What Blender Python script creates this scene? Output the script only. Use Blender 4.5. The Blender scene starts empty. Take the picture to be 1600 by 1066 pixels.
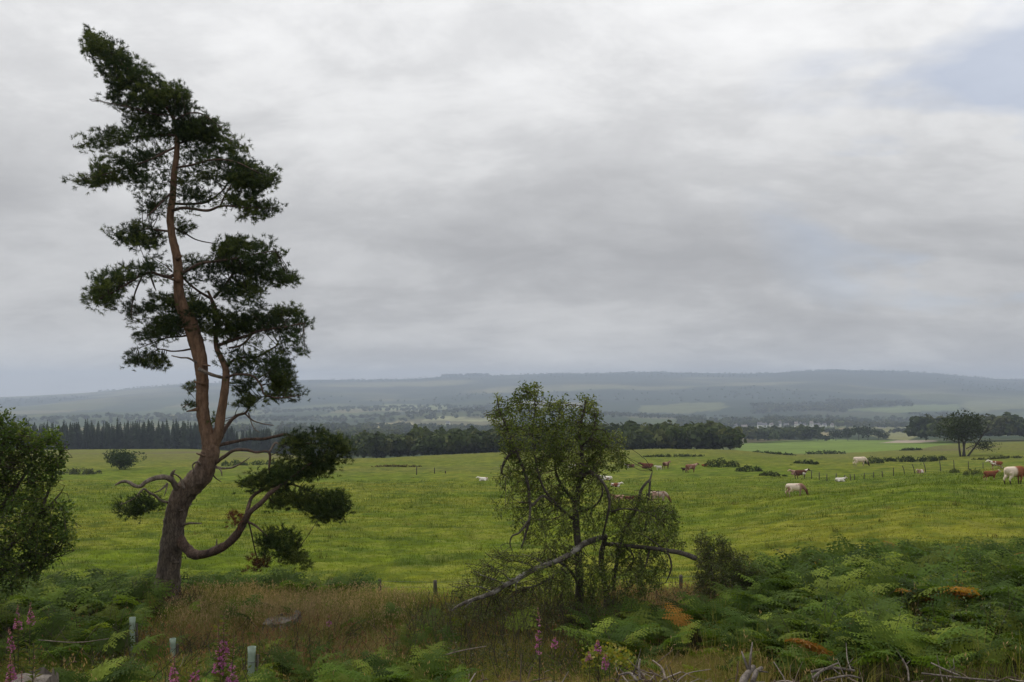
import bpy, math, random
import numpy as np
from mathutils import Vector

rng = np.random.default_rng(11)
random.seed(5)
F = 1386.0            # focal length in photo pixels (1600 wide)
HORIZON = 600.0       # eye-level row of the photo
EYE = 5.5             # camera height above z = 0
S = bpy.context.scene
COL = S.collection

# ------------------------------------------------------------------ helpers
def P(px, py, D):
    return np.array([(px - 800.0) / F * D, D, EYE - (py - HORIZON) / F * D])

def fade(t): return t * t * (3 - 2 * t)
def vnoise(x, y, seed=0):
    x = np.asarray(x, float); y = np.asarray(y, float)
    xi = np.floor(x).astype(np.int64); yi = np.floor(y).astype(np.int64)
    xf = fade(x - xi); yf = fade(y - yi)
    def h(a, b):
        n = (a * 374761393 + b * 668265263 + seed * 1274126177) & 0x7fffffff
        n = ((n ^ (n >> 13)) * 1274126177) & 0x7fffffff
        n = (n ^ (n >> 16)) & 0xffff
        return n / 65535.0
    a = h(xi, yi) * (1 - xf) + h(xi + 1, yi) * xf
    b = h(xi, yi + 1) * (1 - xf) + h(xi + 1, yi + 1) * xf
    return a * (1 - yf) + b * yf
def fbm(x, y, seed=0, octv=4):
    s = 0; a = .5; tot = 0
    for o in range(octv):
        s = s + a * vnoise(x * 2 ** o, y * 2 ** o, seed + o * 17); tot += a; a *= .5
    return s / tot
def unit(v):
    v = np.asarray(v, float)
    return v / (np.linalg.norm(v, axis=-1, keepdims=True) + 1e-9)
def randdir(n):
    return unit(rng.normal(size=(n, 3)))

class MB:
    """collects vertices, faces and colours of ONE mesh"""
    def __init__(s): s.V = []; s.Fc = []; s.C = []; s.M = []; s.n = 0
    def add(s, V, faces, col=(1, 1, 1), mat=0):
        V = np.asarray(V, float).reshape(-1, 3)
        col = np.asarray(col, float)
        if col.ndim == 1: col = np.tile(col, (len(V), 1))
        s.V.append(V); s.C.append(col)
        for f in (faces if isinstance(faces, (list, tuple)) else [faces]):
            f = np.asarray(f, np.int64)
            if f.size:
                s.Fc.append(f + s.n); s.M.append(np.full(len(f), mat))
        s.n += len(V)
        return s
    def mesh(s, name, mats, origin=(0, 0, 0), smooth=False):
        V = np.concatenate(s.V) - np.asarray(origin, float)
        C = np.concatenate(s.C)
        me = bpy.data.meshes.new(name)
        loops = np.concatenate([f.ravel() for f in s.Fc])
        cnt = np.concatenate([np.full(len(f), f.shape[1]) for f in s.Fc])
        start = np.concatenate([[0], np.cumsum(cnt)[:-1]])
        me.vertices.add(len(V)); me.vertices.foreach_set('co', V.astype(np.float32).ravel())
        me.loops.add(len(loops)); me.loops.foreach_set('vertex_index', loops.astype(np.int32))
        me.polygons.add(len(cnt)); me.polygons.foreach_set('loop_start', start.astype(np.int32))
        for m in (mats if isinstance(mats, (list, tuple)) else [mats]): me.materials.append(m)
        me.polygons.foreach_set('material_index', np.concatenate(s.M).astype(np.int32))
        if smooth: me.polygons.foreach_set('use_smooth', np.ones(len(cnt), bool))
        me.update(calc_edges=True)
        a = me.color_attributes.new('Col', 'FLOAT_COLOR', 'POINT')
        a.data.foreach_set('color', np.concatenate([C, np.ones((len(C), 1))], 1).astype(np.float32).ravel())
        return me
    def build(s, name, mats, parent=None, smooth=False, **kw):
        org = np.array(kw.get('origin', (0, 0, 0)), float); up_ = parent
        while up_ is not None: org = org + np.array(up_.location); up_ = up_.parent
        o = bpy.data.objects.new(name, s.mesh(name, mats, org, smooth))
        COL.objects.link(o)
        if parent: o.parent = parent
        elif 'origin' in kw: o.location = kw['origin']
        tag(o, **kw)
        return o

def tag(o, label=None, cat=None, group=None, kind=None, origin=None):
    if label: o['label'] = label
    if cat: o['category'] = cat
    if group: o['group'] = group
    if kind: o['kind'] = kind
    return o
def thing(name, loc, label, cat, group=None):
    o = bpy.data.objects.new(name, None); COL.objects.link(o); o.location = [float(c) for c in loc]
    o.empty_display_size = .3
    return tag(o, label, cat, group)
def copy_tree(o, parent=None):
    c = o.copy(); COL.objects.link(c); c.parent = parent
    for ch in list(o.children): copy_tree(ch, c)
    return c

def smooth_path(pts, sub=5):
    """Catmull-Rom through rows of (x, y, z, r)"""
    p = np.asarray(pts, float)
    if len(p) < 3: return p
    q = np.vstack([2 * p[0] - p[1], p, 2 * p[-1] - p[-2]])
    out = []
    for i in range(1, len(q) - 2):
        for k in range(sub):
            t = k / sub
            a, b, c, d = q[i - 1], q[i], q[i + 1], q[i + 2]
            out.append(.5 * (2 * b + (c - a) * t + (2 * a - 5 * b + 4 * c - d) * t * t + (3 * b - a - 3 * c + d) * t ** 3))
    out.append(p[-1])
    out = np.array(out); out[:, 3] = np.maximum(out[:, 3], p[:, 3].min() * .8)
    return out
def tube(mb, path, sides=8, col=(1, 1, 1), rough=0.0, cap=True, flare=0, mat=0):
    """round tube along rows of (x, y, z, r)"""
    p = np.asarray(path, float); n = len(p)
    X = p[:, :3]; R = p[:, 3]
    T = unit(np.gradient(X, axis=0))
    ref = np.array([0.31, -.9, .2]) if abs(T[0] @ np.array([0.31, -.9, .2])) < .9 else np.array([1., 0, 0])
    u = unit(np.cross(T[0], ref)); U = [u]
    for i in range(1, n):
        u = U[-1] - T[i] * (U[-1] @ T[i]); U.append(unit(u))
    U = np.array(U); W = np.cross(T, U)
    ang = np.linspace(0, 2 * np.pi, sides, endpoint=False)
    rr = np.repeat(R[:, None], sides, 1)
    if rough:
        a = np.arange(n)[:, None] * .6; b = np.arange(sides)[None, :] * 1.3 + 50 * rng.random()
        rr = rr * (1 + rough * (vnoise(a + b * 0, b + a * 0, int(rng.integers(99))) - .5) * 2)
    V = X[:, None] + rr[..., None] * (np.cos(ang)[None, :, None] * U[:, None] + np.sin(ang)[None, :, None] * W[:, None])
    V = V.reshape(-1, 3)
    i = np.arange(n - 1)[:, None] * sides; j = np.arange(sides)[None, :]; j2 = (j + 1) % sides
    q = np.stack([i + j, i + j2, i + sides + j2, i + sides + j], -1).reshape(-1, 4)
    faces = [q]
    if cap:
        V = np.vstack([V, X[-1] + T[-1] * R[-1] * .4, X[0]])
        k = np.arange(sides); k2 = (k + 1) % sides; b = (n - 1) * sides
        faces += [np.stack([b + k, b + k2, np.full(sides, n * sides)], -1), np.stack([k2, k, np.full(sides, n * sides + 1)], -1)]
    mb.add(V, faces, col, mat)
    return V

def leaves(mb, pos, dirs, L, W, col, fold=.15):
    n = len(pos)
    L = np.broadcast_to(np.asarray(L, float), (n,))[:, None]; W = np.broadcast_to(np.asarray(W, float), (n,))[:, None]
    nn = randdir(n); side = unit(np.cross(dirs, nn)); up = np.cross(side, dirs)
    V = np.stack([pos, pos + dirs * L * .45 + side * W * .5 + up * W * fold, pos + dirs * L, pos + dirs * L * .45 - side * W * .5 + up * W * fold], 1).reshape(-1, 3)
    f = np.arange(n)[:, None] * 4 + np.arange(4)[None]
    mb.add(V, f, np.repeat(np.broadcast_to(col, (n, 3)), 4, 0))

def blades(mb, pos, h, w, lean, col, tipcol=None, droop=.35):
    n = len(pos)
    h = np.broadcast_to(np.asarray(h, float), (n,))[:, None]; w = np.broadcast_to(np.asarray(w, float), (n,))[:, None]
    yaw = rng.random(n) * 2 * np.pi
    d = np.stack([np.cos(yaw), np.sin(yaw), 0 * yaw], 1); s = np.stack([-np.sin(yaw), np.cos(yaw), 0 * yaw], 1)
    # blades turn their flat side any way
    s = unit(s + d * rng.normal(size=(n, 1)))
    lean = np.asarray(lean) * rng.random((n, 1)) * 1.6
    mid = pos + np.array([0, 0, 1]) * h * .55 + d * h * lean * .35
    tip = pos + np.array([0, 0, 1]) * h * (1 - droop * lean) + d * h * lean
    V = np.stack([pos - s * w * .5, pos + s * w * .5, mid + s * w * .4, mid - s * w * .4, tip], 1).reshape(-1, 3)
    b = np.arange(n)[:, None] * 5
    c = np.broadcast_to(col, (n, 3)); tc = c if tipcol is None else np.broadcast_to(tipcol, (n, 3))
    C = np.stack([c * .9, c * .9, c, c, tc], 1).reshape(-1, 3)
    mb.add(V, [b + np.array([[0, 1, 2, 3]]), b + np.array([[3, 2, 4]])], C)
    return tip

def in_poly(pts, poly):
    x, y = pts[:, 0], pts[:, 1]; p = np.asarray(poly, float); r = np.zeros(len(pts), bool)
    for i in range(len(p)):
        x1, y1 = p[i]; x2, y2 = p[i - 1]
        c = ((y1 > y) != (y2 > y))
        r ^= c & (x < (x2 - x1) * (y - y1) / ((y2 - y1) if y2 != y1 else 1e-9) + x1)
    return r
def edge_dist(pts, poly):
    p = np.asarray(poly, float); d = np.full(len(pts), 1e9)
    for i in range(len(p)):
        a, b = p[i - 1], p[i]; ab = b - a
        t = np.clip(((pts - a) @ ab) / (ab @ ab + 1e-9), 0, 1)
        d = np.minimum(d, np.linalg.norm(pts - (a + t[:, None] * ab), axis=1))
    return d
def poly_area(poly):
    p = np.asarray(poly, float); q = np.roll(p, 1, 0)
    return abs((p[:, 0] * q[:, 1] - p[:, 1] * q[:, 0]).sum()) / 2
def poly_pts(poly, n):
    p = np.asarray(poly, float); lo, hi = p.min(0), p.max(0); out = np.zeros((0, 2))
    while len(out) < n:
        c = lo + rng.random((n * 3 + 20, 2)) * (hi - lo)
        out = np.vstack([out, c[in_poly(c, poly)]])
    return out[:n]

# ------------------------------------------------------------------ materials
def new_mat(name):
    m = bpy.data.materials.new(name); m.use_nodes = True
    nt = m.node_tree; b = nt.nodes['Principled BSDF']
    b.inputs['Specular IOR Level'].default_value = .25
    return m, nt, b
def N(nt, t, **kw):
    n = nt.nodes.new(t)
    for k, v in kw.items():
        if k.startswith('i_'):
            key = k[2:]
            n.inputs[int(key) if key.isdigit() else key.replace('_', ' ')].default_value = v
        else: setattr(n, k, v)
    return n
def ramp(nt, fac, stops):
    r = N(nt, 'ShaderNodeValToRGB'); el = r.color_ramp.elements
    while len(el) < len(stops): el.new(.5)
    for e, (p, c) in zip(el, stops): e.position = p; e.color = (*c, 1) if len(c) == 3 else c
    nt.links.new(fac, r.inputs[0]); return r.outputs[0]
def mixc(nt, a, b, fac, mode='MIX'):
    m = N(nt, 'ShaderNodeMix', data_type='RGBA', blend_type=mode)
    for sock, v in ((m.inputs['Factor'], fac), (m.inputs['A'], a), (m.inputs['B'], b)):
        if hasattr(v, 'is_linked') or isinstance(v, bpy.types.NodeSocket): nt.links.new(v, sock)
        elif isinstance(v, (int, float)): sock.default_value = v
        else: sock.default_value = (*v, 1)
    return m.outputs['Result']
def leaf_mat(name, trans=.3, rough=.5, noise_scale=3.0, spec=.25):
    m, nt, b = new_mat(name)
    b.inputs['Specular IOR Level'].default_value = spec
    b.inputs['Roughness'].default_value = rough
    a = N(nt, 'ShaderNodeAttribute', attribute_name='Col')
    tc = N(nt, 'ShaderNodeTexCoord')
    no = N(nt, 'ShaderNodeTexNoise', i_Scale=noise_scale, i_Detail=3.0); nt.links.new(tc.outputs['Object'], no.inputs['Vector'])
    v = ramp(nt, no.outputs[0], [(.3, (.72, .72, .72)), (.7, (1.25, 1.2, 1.1))])
    c = mixc(nt, a.outputs['Color'], v, 1.0, 'MULTIPLY')
    nt.links.new(c, b.inputs['Base Color'])
    t = N(nt, 'ShaderNodeBsdfTranslucent'); nt.links.new(mixc(nt, c, (1.5, 1.5, .7), 1.0, 'MULTIPLY'), t.inputs['Color'])
    mx = N(nt, 'ShaderNodeMixShader', i_0=trans)
    nt.links.new(b.outputs[0], mx.inputs[1]); nt.links.new(t.outputs[0], mx.inputs[2])
    nt.links.new(mx.outputs[0], nt.nodes['Material Output'].inputs['Surface'])
    return m
def bark_mat(name, dark, light, scale=6.0, stretch=.18, bump=.6, upper=None, z0=0, z1=1, moss=None):
    m, nt, b = new_mat(name)
    b.inputs['Roughness'].default_value = .9; b.inputs['Specular IOR Level'].default_value = .15
    tc = N(nt, 'ShaderNodeTexCoord'); mp = N(nt, 'ShaderNodeMapping'); mp.inputs['Scale'].default_value = (1, 1, stretch)
    nt.links.new(tc.outputs['Object'], mp.inputs['Vector'])
    no = N(nt, 'ShaderNodeTexNoise', i_Scale=scale, i_Detail=6.0, i_Roughness=.65); nt.links.new(mp.outputs[0], no.inputs['Vector'])
    vo = N(nt, 'ShaderNodeTexVoronoi', i_Scale=scale * 2.2, feature='DISTANCE_TO_EDGE'); nt.links.new(mp.outputs[0], vo.inputs['Vector'])
    c = ramp(nt, no.outputs[0], [(.32, dark), (.68, light)])
    crack = ramp(nt, vo.outputs['Distance'], [(0, (.45, .45, .45)), (.12, (1, 1, 1))])
    c = mixc(nt, c, crack, .8, 'MULTIPLY')
    if upper:
        sx = N(nt, 'ShaderNodeSeparateXYZ'); nt.links.new(tc.outputs['Object'], sx.inputs[0])
        n2 = N(nt, 'ShaderNodeTexNoise', i_Scale=1.3); nt.links.new(tc.outputs['Object'], n2.inputs['Vector'])
        ad = N(nt, 'ShaderNodeMath', operation='MULTIPLY_ADD'); ad.inputs[1].default_value = (z1 - z0) * .7
        nt.links.new(n2.outputs[0], ad.inputs[0]); nt.links.new(sx.outputs['Z'], ad.inputs[2])
        mr = N(nt, 'ShaderNodeMapRange'); mr.inputs['From Min'].default_value = z0 + (z1 - z0) * .35; mr.inputs['From Max'].default_value = z1 + (z1 - z0) * .35
        nt.links.new(ad.outputs[0], mr.inputs['Value'])
        u = mixc(nt, ramp(nt, no.outputs[0], [(.3, upper[0]), (.7, upper[1])]), crack, .35, 'MULTIPLY')
        c = mixc(nt, c, u, mr.outputs[0])
    if moss:
        n3 = N(nt, 'ShaderNodeTexNoise', i_Scale=scale * .5, i_Detail=4.0); nt.links.new(tc.outputs['Object'], n3.inputs['Vector'])
        c = mixc(nt, c, moss, ramp(nt, n3.outputs[0], [(.5, (0, 0, 0)), (.62, (.8, .8, .8))]))
    nt.links.new(c, b.inputs['Base Color'])
    bp = N(nt, 'ShaderNodeBump', i_Strength=bump, i_Distance=.03)
    nt.links.new(mixc(nt, no.outputs[0], crack, .5, 'MULTIPLY'), bp.inputs['Height']); nt.links.new(bp.outputs[0], b.inputs['Normal'])
    return m
def attr_mat(name, rough=.9, n1=2.0, n2=14.0, amp=.35, bump=.0, bdist=.05, spec=.02):
    m, nt, b = new_mat(name)
    b.inputs['Roughness'].default_value = rough; b.inputs['Specular IOR Level'].default_value = spec
    a = N(nt, 'ShaderNodeAttribute', attribute_name='Col')
    tc = N(nt, 'ShaderNodeTexCoord')
    x = N(nt, 'ShaderNodeTexNoise', i_Scale=n1, i_Detail=6.0, i_Roughness=.7); nt.links.new(tc.outputs['Object'], x.inputs['Vector'])
    y = N(nt, 'ShaderNodeTexNoise', i_Scale=n2, i_Detail=3.0); nt.links.new(tc.outputs['Object'], y.inputs['Vector'])
    c = mixc(nt, a.outputs['Color'], ramp(nt, x.outputs[0], [(.3, (1 - amp,) * 3), (.7, (1 + amp,) * 3)]), 1.0, 'MULTIPLY')
    c = mixc(nt, c, ramp(nt, y.outputs[0], [(.3, (1 - amp * .7,) * 3), (.7, (1 + amp * .7,) * 3)]), 1.0, 'MULTIPLY')
    nt.links.new(c, b.inputs['Base Color'])
    if bump:
        bp = N(nt, 'ShaderNodeBump', i_Strength=bump, i_Distance=bdist)
        nt.links.new(x.outputs[0], bp.inputs['Height']); nt.links.new(bp.outputs[0], b.inputs['Normal'])
    return m

M = {}
M['needle'] = leaf_mat('pine_needles', .2, .55, 1.2, .12)
M['leaf'] = leaf_mat('leaf', .35, .5, 1.0, .15)
M['farleaf'] = leaf_mat('far_foliage', .18, .7, .12, .04)
M['bracken'] = leaf_mat('bracken_frond', .36, .65, 1.1, .05)
M['grass'] = leaf_mat('grass_blade', .3, .7, .8, .03)
M['petal'] = leaf_mat('petal', .35, .6, 6.0)
M['pine_bark'] = bark_mat('pine_bark', (.04, .032, .026), (.20, .16, .125), 8, .3, 1.0,
                          upper=((.085, .052, .034), (.26, .155, .095)), z0=2.2, z1=5.0)
M['limb_bark'] = bark_mat('pine_limb_bark', (.05, .036, .028), (.15, .10, .075), 9, .5, .6)
M['dead_bark'] = bark_mat('dead_branch_bark', (.10, .08, .065), (.26, .21, .17), 9, .5, .6)
M['birch_bark'] = bark_mat('birch_bark', (.035, .03, .024), (.12, .105, .085), 10, .8, .5)
M['lichen_bark'] = bark_mat('lichen_bark', (.04, .034, .027), (.17, .15, .125), 7, 1, .6, moss=(.30, .285, .25))
M['twig'] = bark_mat('twig_bark', (.035, .028, .02), (.09, .07, .05), 20, 1, .2)
M['pale_wood'] = bark_mat('weathered_wood', (.09, .075, .062), (.225, .195, .17), 9, .15, .6)
M['post_wood'] = bark_mat('fence_post_wood', (.05, .042, .034), (.15, .13, .105), 18, .1, .5)
M['ground'] = attr_mat('litter_ground', .95, 1.6, 11, .45, .5, .1)
M['pasture'] = attr_mat('pasture_turf', .95, .55, 5.0, .30, .6, .12)
M['valley'] = attr_mat('valley_land', .95, .012, .08, .28)
M['hide'] = attr_mat('cow_hide', .75, 3.0, 20.0, .10)
m_, nt_, b_ = new_mat('tube_plastic'); b_.inputs['Base Color'].default_value = (.24, .36, .27, 1); b_.inputs['Roughness'].default_value = .45
no_ = N(nt_, 'ShaderNodeTexNoise', i_Scale=9.0, i_Detail=4.0); tc_ = N(nt_, 'ShaderNodeTexCoord'); nt_.links.new(tc_.outputs['Object'], no_.inputs['Vector'])
nt_.links.new(ramp(nt_, no_.outputs[0], [(.35, (.19, .245, .19)), (.7, (.30, .37, .29))]), b_.inputs['Base Color'])
M['tube'] = m_
m_, nt_, b_ = new_mat('wire'); b_.inputs['Base Color'].default_value = (.12, .12, .12, 1); b_.inputs['Metallic'].default_value = .6; b_.inputs['Roughness'].default_value = .5
M['wire'] = m_
M['house'] = attr_mat('house_surfaces', .8, .8, 4, .12)

# ------------------------------------------------------------------ terrain
cols = np.array([-900, -300, 0, 300, 600, 900, 1100, 1300, 1450, 1600, 1900, 2500], float)
hy = lambda h, D: HORIZON + h * F / D
def hrow(D, base, right=0):
    return [hy(base - right * k, D) for k in (0, 0, 0, 0, 0, 0, .25, .7, 1, 1, 1, 1)]
ridge = np.interp(cols, [-900, -300, 0, 150, 230, 300, 480, 600, 700, 850, 1020, 1200, 1290, 1400, 1480, 1550, 1600, 1900, 2500],
                  [628, 622, 619, 612, 605, 598, 592, 591, 588, 583, 580, 582, 576, 577, 583, 590, 593, 600, 600])
rows = [
 (3, hrow(3, 2.1)), (6, hrow(6, 2.9)), (9, hrow(9, 3.55)), (12, hrow(12, 4.15, .1)), (16, hrow(16, 4.7, .3)), (20, hrow(20, 5.1, .45)),
 (25, hrow(25, 6.3, .8)), (32, hrow(32, 7.2, 1.1)), (40, hrow(40, 7.75, 1.5)), (60, hrow(60, 9.1, 2.3)),
 (85, [776, 776, 776, 776, 776, 776, 776, 773, 755, 742, 735, 735]),
 (120, [752, 752, 752, 752, 751, 750, 744, 745, 738, 730, 724, 724]),
 (160, [737, 737, 735, 734, 732, 728, 722, 727, 725, 719, 712, 712]),
 (200, [726, 726, 725, 722, 717.5, 710, 710, 719, 715, 709, 704, 704]),
 (240, [717, 717, 716, 714, 716, 702, 701, 714, 709, 703, 698, 698]),
 (300, [710, 710, 710, 709, 721, 712, 711, 711, 703, 697, 692, 692]),
 (400, [703, 703, 703, 702, 722, 716, 714, 706, 697, 691, 688, 688]),
 (500, [702.5, 702.5, 702.5, 702, 714, 709, 706, 698, 691, 688, 686, 686]),
 (650, [702, 702, 702, 701, 702, 697, 694, 689.5, 687, 686, 685, 685]),
 (900, [689] * 6 + [686, 682, 681, 680, 680, 680]),
 (1300, [674] * 6 + [672, 669, 668, 668, 668, 668]),
 (1800, [660] * 12)]
for D, f in ((2600, .20), (3500, .45), (4500, .74), (5500, .93), (6500, 1.0)):
    rows.append((D, list(658 - (658 - ridge) * f)))
rows += [(7300, list(ridge + 30)), (9800, list(ridge + 45))]
rD = np.log([r[0] for r in rows]); rY = np.array([r[1] for r in rows])
gD = np.concatenate([np.geomspace(3, 24, 70, endpoint=False), np.geomspace(24, 220, 440, endpoint=False), np.geomspace(220, 7500, 250)])
gpx = np.arange(-900, 2501, 4.5)
# first along D, then along px with a smooth blend
tmp = np.stack([np.interp(np.log(gD), rD, rY[:, k]) for k in range(len(cols))], 1)
def colterp(x):
    k = np.clip(np.searchsorted(cols, x, 'right') - 1, 0, len(cols) - 2)
    t = (x - cols[k]) / (cols[k + 1] - cols[k]); t = .5 * t + .5 * fade(t)
    return k, t
k_, t_ = colterp(gpx)
GY = tmp[:, k_] * (1 - t_) + tmp[:, k_ + 1] * t_
# ridge keeps its traced profile along px
far = np.interp(gpx, [-900, -300, 0, 150, 230, 300, 400, 480, 575, 640, 700, 760, 850, 930, 1020, 1100, 1200, 1290, 1400, 1480, 1550, 1600, 1900, 2500],
                [628, 622, 619, 612, 605, 598, 595, 592, 593, 590.5, 586, 586, 583, 582, 580, 581, 582, 576, 578, 584, 590, 593, 600, 600])
w_ = np.clip((np.log(gD) - math.log(3500)) / (math.log(6000) - math.log(3500)), 0, 1)[:, None]
base_r = np.interp(gpx, cols, ridge)[None, :]
GY = GY + w_ * (far[None, :] - base_r)
GH = (GY - HORIZON) / F * gD[:, None]
for _ in range(10):
    G2 = GH.copy(); G2[1:-1] = .25 * GH[:-2] + .5 * GH[1:-1] + .25 * GH[2:]; GH = G2
for _ in range(30):
    GH[:, 1:-1] = .25 * GH[:, :-2] + .5 * GH[:, 1:-1] + .25 * GH[:, 2:]
GX = (gpx[None, :] - 800) / F * gD[:, None]; GYw = np.repeat(gD[:, None], len(gpx), 1)
GZ = EYE - GH
D2 = gD[:, None]
near = np.clip(1 - (D2 - 26) / 6, 0, 1); fieldm = np.clip((D2 - 24) / 8, 0, 1) * np.clip(1 - (D2 - 300) / 200, 0, 1)
GZ = GZ + near * (fbm(GX * .8, GYw * .8, 3) - .5) * .35
GZ = GZ + fieldm * ((fbm(GX * .05, GYw * .05, 5, 2) - .5) * .9 * np.clip(D2 / 90, .3, 1) + (fbm(GX * .35, GYw * .5, 7, 3) - .5) * .30 + (fbm(GX * 1.3, GYw * 1.5, 8, 2) - .5) * .16)
GZ = GZ + np.clip((D2 - 700) / 1500, 0, 1) * np.clip(1 - (D2 - 4200) / 1800, 0.22, 1) * (fbm(GX * .0022, GYw * .0022, 21, 4) - .5) * 46
def gz(px, D):
    px = np.asarray(px, float); D = np.asarray(D, float)
    i = np.interp(np.log(D), np.log(gD), np.arange(len(gD))); j = (px - gpx[0]) / 4.5
    i0 = np.clip(i.astype(int), 0, len(gD) - 2); j0 = np.clip(j.astype(int), 0, len(gpx) - 2); a = i - i0; b = np.clip(j - j0, 0, 1)
    return (GZ[i0, j0] * (1 - a) * (1 - b) + GZ[i0 + 1, j0] * a * (1 - b) + GZ[i0, j0 + 1] * (1 - a) * b + GZ[i0 + 1, j0 + 1] * a * b)
def G(px, D):
    px, D = np.broadcast_arrays(np.asarray(px, float), np.asarray(D, float))
    return np.stack([(px - 800) / F * D, D, gz(px, D)], -1)
def solveD(px, py, lo=26, hi=3000):
    D = np.geomspace(lo, hi, 3000); y = HORIZON + (EYE - gz(np.full(3000, float(px)), D)) / D * F
    k = np.argmax(y <= py)
    return float(D[k])

# land colours (true albedo of the crops and turf)
py_grid = HORIZON + (EYE - GZ) / D2 * F
pxg = np.repeat(gpx[None, :], len(gD), 0)
def lerp(a, b, t): return np.asarray(a) * (1 - t[..., None]) + np.asarray(b) * t[..., None]
n1 = fbm(GX * .06, GYw * .09, 31); n2 = fbm(GX * .5, GYw * 1.0, 33); n3 = fbm(GX * .012, GYw * .02, 35, 3)
C = lerp((.097, .133, .010), (.150, .155, .018), np.clip((n1 - .34) * 2.6, 0, 1))
n2b = fbm(GX * 1.1, GYw * 1.3, 39, 3)
C = lerp(C, (.055, .085, .012), np.clip((n2 - .52) * 5, 0, .8))
C = lerp(C, (.06, .085, .013), np.clip((n2b - .55) * 6, 0, .55)); C = lerp(C, (.21, .205, .055), np.clip((.42 - n2b) * 5, 0, .25))
C = lerp(C, (.19, .185, .05), np.clip((n2 - .25) * -6 + .2, 0, .3))
C = lerp(C, (.125, .125, .03), np.clip((D2 - 150) / 120, 0, .7) + 0 * n1)
C = lerp(C, (.105, .085, .05), np.clip((n3 - .55) * 5, 0, .7) * np.clip((D2 - 130) / 60, 0, 1))
litter = lerp((.045, .04, .02), (.09, .07, .035), fbm(GX * 1.5, GYw * 1.5, 41))
C = lerp(litter, C, np.clip((D2 - 23 - 2 * (fbm(GX, GYw, 42) - .5)) / 3, 0, 1) + 0 * n1)
# valley farmland: irregular fields of grass, stubble and rough grazing
wx = GX + 120 * (fbm(GX * .004, GYw * .004, 51) - .5); wy = GYw + 160 * (fbm(GX * .004, GYw * .004, 52) - .5)
cell = (np.floor(wx / 260) * 71 + np.floor(wy / 330) * 131).astype(int) % 7
pal = np.array([(.06, .08, .028), (.10, .11, .04), (.045, .06, .025), (.15, .135, .065), (.035, .05, .022), (.08, .10, .035), (.055, .065, .03)])
V_ = pal[cell]
up = np.clip((D2 - 3000) / 1500, 0, 1)
V_ = lerp(V_, lerp((.035, .045, .025), (.17, .16, .08), np.clip((fbm(GX * .0016, GYw * .0024, 57, 4) - .48) * 6, 0, 1)), up * .85 + 0 * n1)
fr = fbm(GX * .0011, GYw * .0016, 55, 4)
V_ = lerp(V_, (.028, .042, .022), np.clip((fr - .44) * 9, 0, 1) * np.clip((D2 - 1500) / 1200, 0, 1))
def patch(C, poly, col, dlo, dhi, soft=.5):
    jx = (fbm(GX * .02, GYw * .01, 93, 3) - .5) * 26 * np.clip(D2 / 1200, .2, 1); jy = (fbm(GX * .013, GYw * .008, 94, 3) - .5) * 7 * np.clip(D2 / 1500, .1, 1)
    m = in_poly(np.stack([(pxg + jx).ravel(), (py_grid + jy).ravel()], 1), poly).reshape(pxg.shape) & (D2 > dlo) & (D2 < dhi)
    return np.where(m[..., None], np.asarray(col) * (.9 + .2 * n3[..., None]), C)
C = lerp(C, V_, np.clip((D2 - 420) / 60, 0, 1) + 0 * n1)
C = patch(C, [(1150, 711), (1150, 695), (1200, 690), (1300, 687), (1480, 689), (1490, 693), (1440, 700), (1360, 706), (1250, 709)], (.125, .175, .035), 290, 900)
C = patch(C, [(1375, 692), (1400, 688), (1460, 688), (1465, 690), (1430, 692)], (.34, .28, .22), 400, 1200)
C = patch(C, [(1370, 684), (1355, 668), (1425, 663), (1440, 680), (1420, 688)], (.17, .17, .07), 600, 2500)
C = patch(C, [(1262, 672), (1330, 668), (1330, 676), (1268, 684)], (.20, .17, .08), 600, 2500)
C = patch(C, [(995, 645), (1000, 634), (1075, 630), (1135, 629), (1130, 641), (1060, 647)], (.11, .12, .05), 1600, 5000)
C = patch(C, [(1310, 641), (1340, 634), (1500, 632), (1500, 640), (1400, 645)], (.12, .15, .06), 1600, 5000)
C = patch(C, [(1500, 628), (1640, 620), (1640, 640), (1510, 642)], (.13, .14, .065), 1600, 5000)
C = patch(C, [(545, 671), (575, 661), (640, 660), (660, 667), (600, 672)], (.27, .24, .12), 700, 2500)
C = patch(C, [(660, 658), (690, 651), (780, 652), (770, 659)], (.22, .22, .11), 1000, 4000)
C = patch(C, [(560, 640), (600, 632), (720, 634), (700, 642)], (.16, .18, .08), 1500, 5000)
C = patch(C, [(1165, 641), (1170, 628), (1250, 618), (1400, 616), (1425, 624), (1415, 634), (1300, 640)], (.026, .04, .02), 1600, 5500)

nR, nC = len(gD), len(gpx)
VV = np.stack([GX, GYw, GZ], -1)
def sheet(name, r0, r1, mat, extra=None):
    mb = MB(); V = VV[r0:r1 + 1].reshape(-1, 3); n = r1 - r0
    i = np.arange(n)[:, None] * nC; j = np.arange(nC - 1)[None]
    q = np.stack([i + j, i + j + 1, i + nC + j + 1, i + nC + j], -1).reshape(-1, 4)
    mb.add(V, q, C[r0:r1 + 1].reshape(-1, 3))
    if extra is not None:
        mb.add(extra, np.array([[0, 1, 2, 3]]), (.07, .06, .03))
    return mb.build(name, mat, smooth=True, kind='structure')
rb = int(np.searchsorted(gD, 26)); rv = int(np.searchsorted(gD, 430)); rh = int(np.searchsorted(gD, 3300))
zb = float(gz(800, 3.01)) - .25
sheet('ground', 0, rb, M['ground'], [(-400, -300, zb), (400, -300, zb), (400, 3.2, zb), (-400, 3.2, zb)])
sheet('pasture', rb, rv, M['pasture'])
sheet('valley_floor', rv, rh, M['valley'])
sheet('hills', rh, nR - 1, M['valley'])

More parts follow.
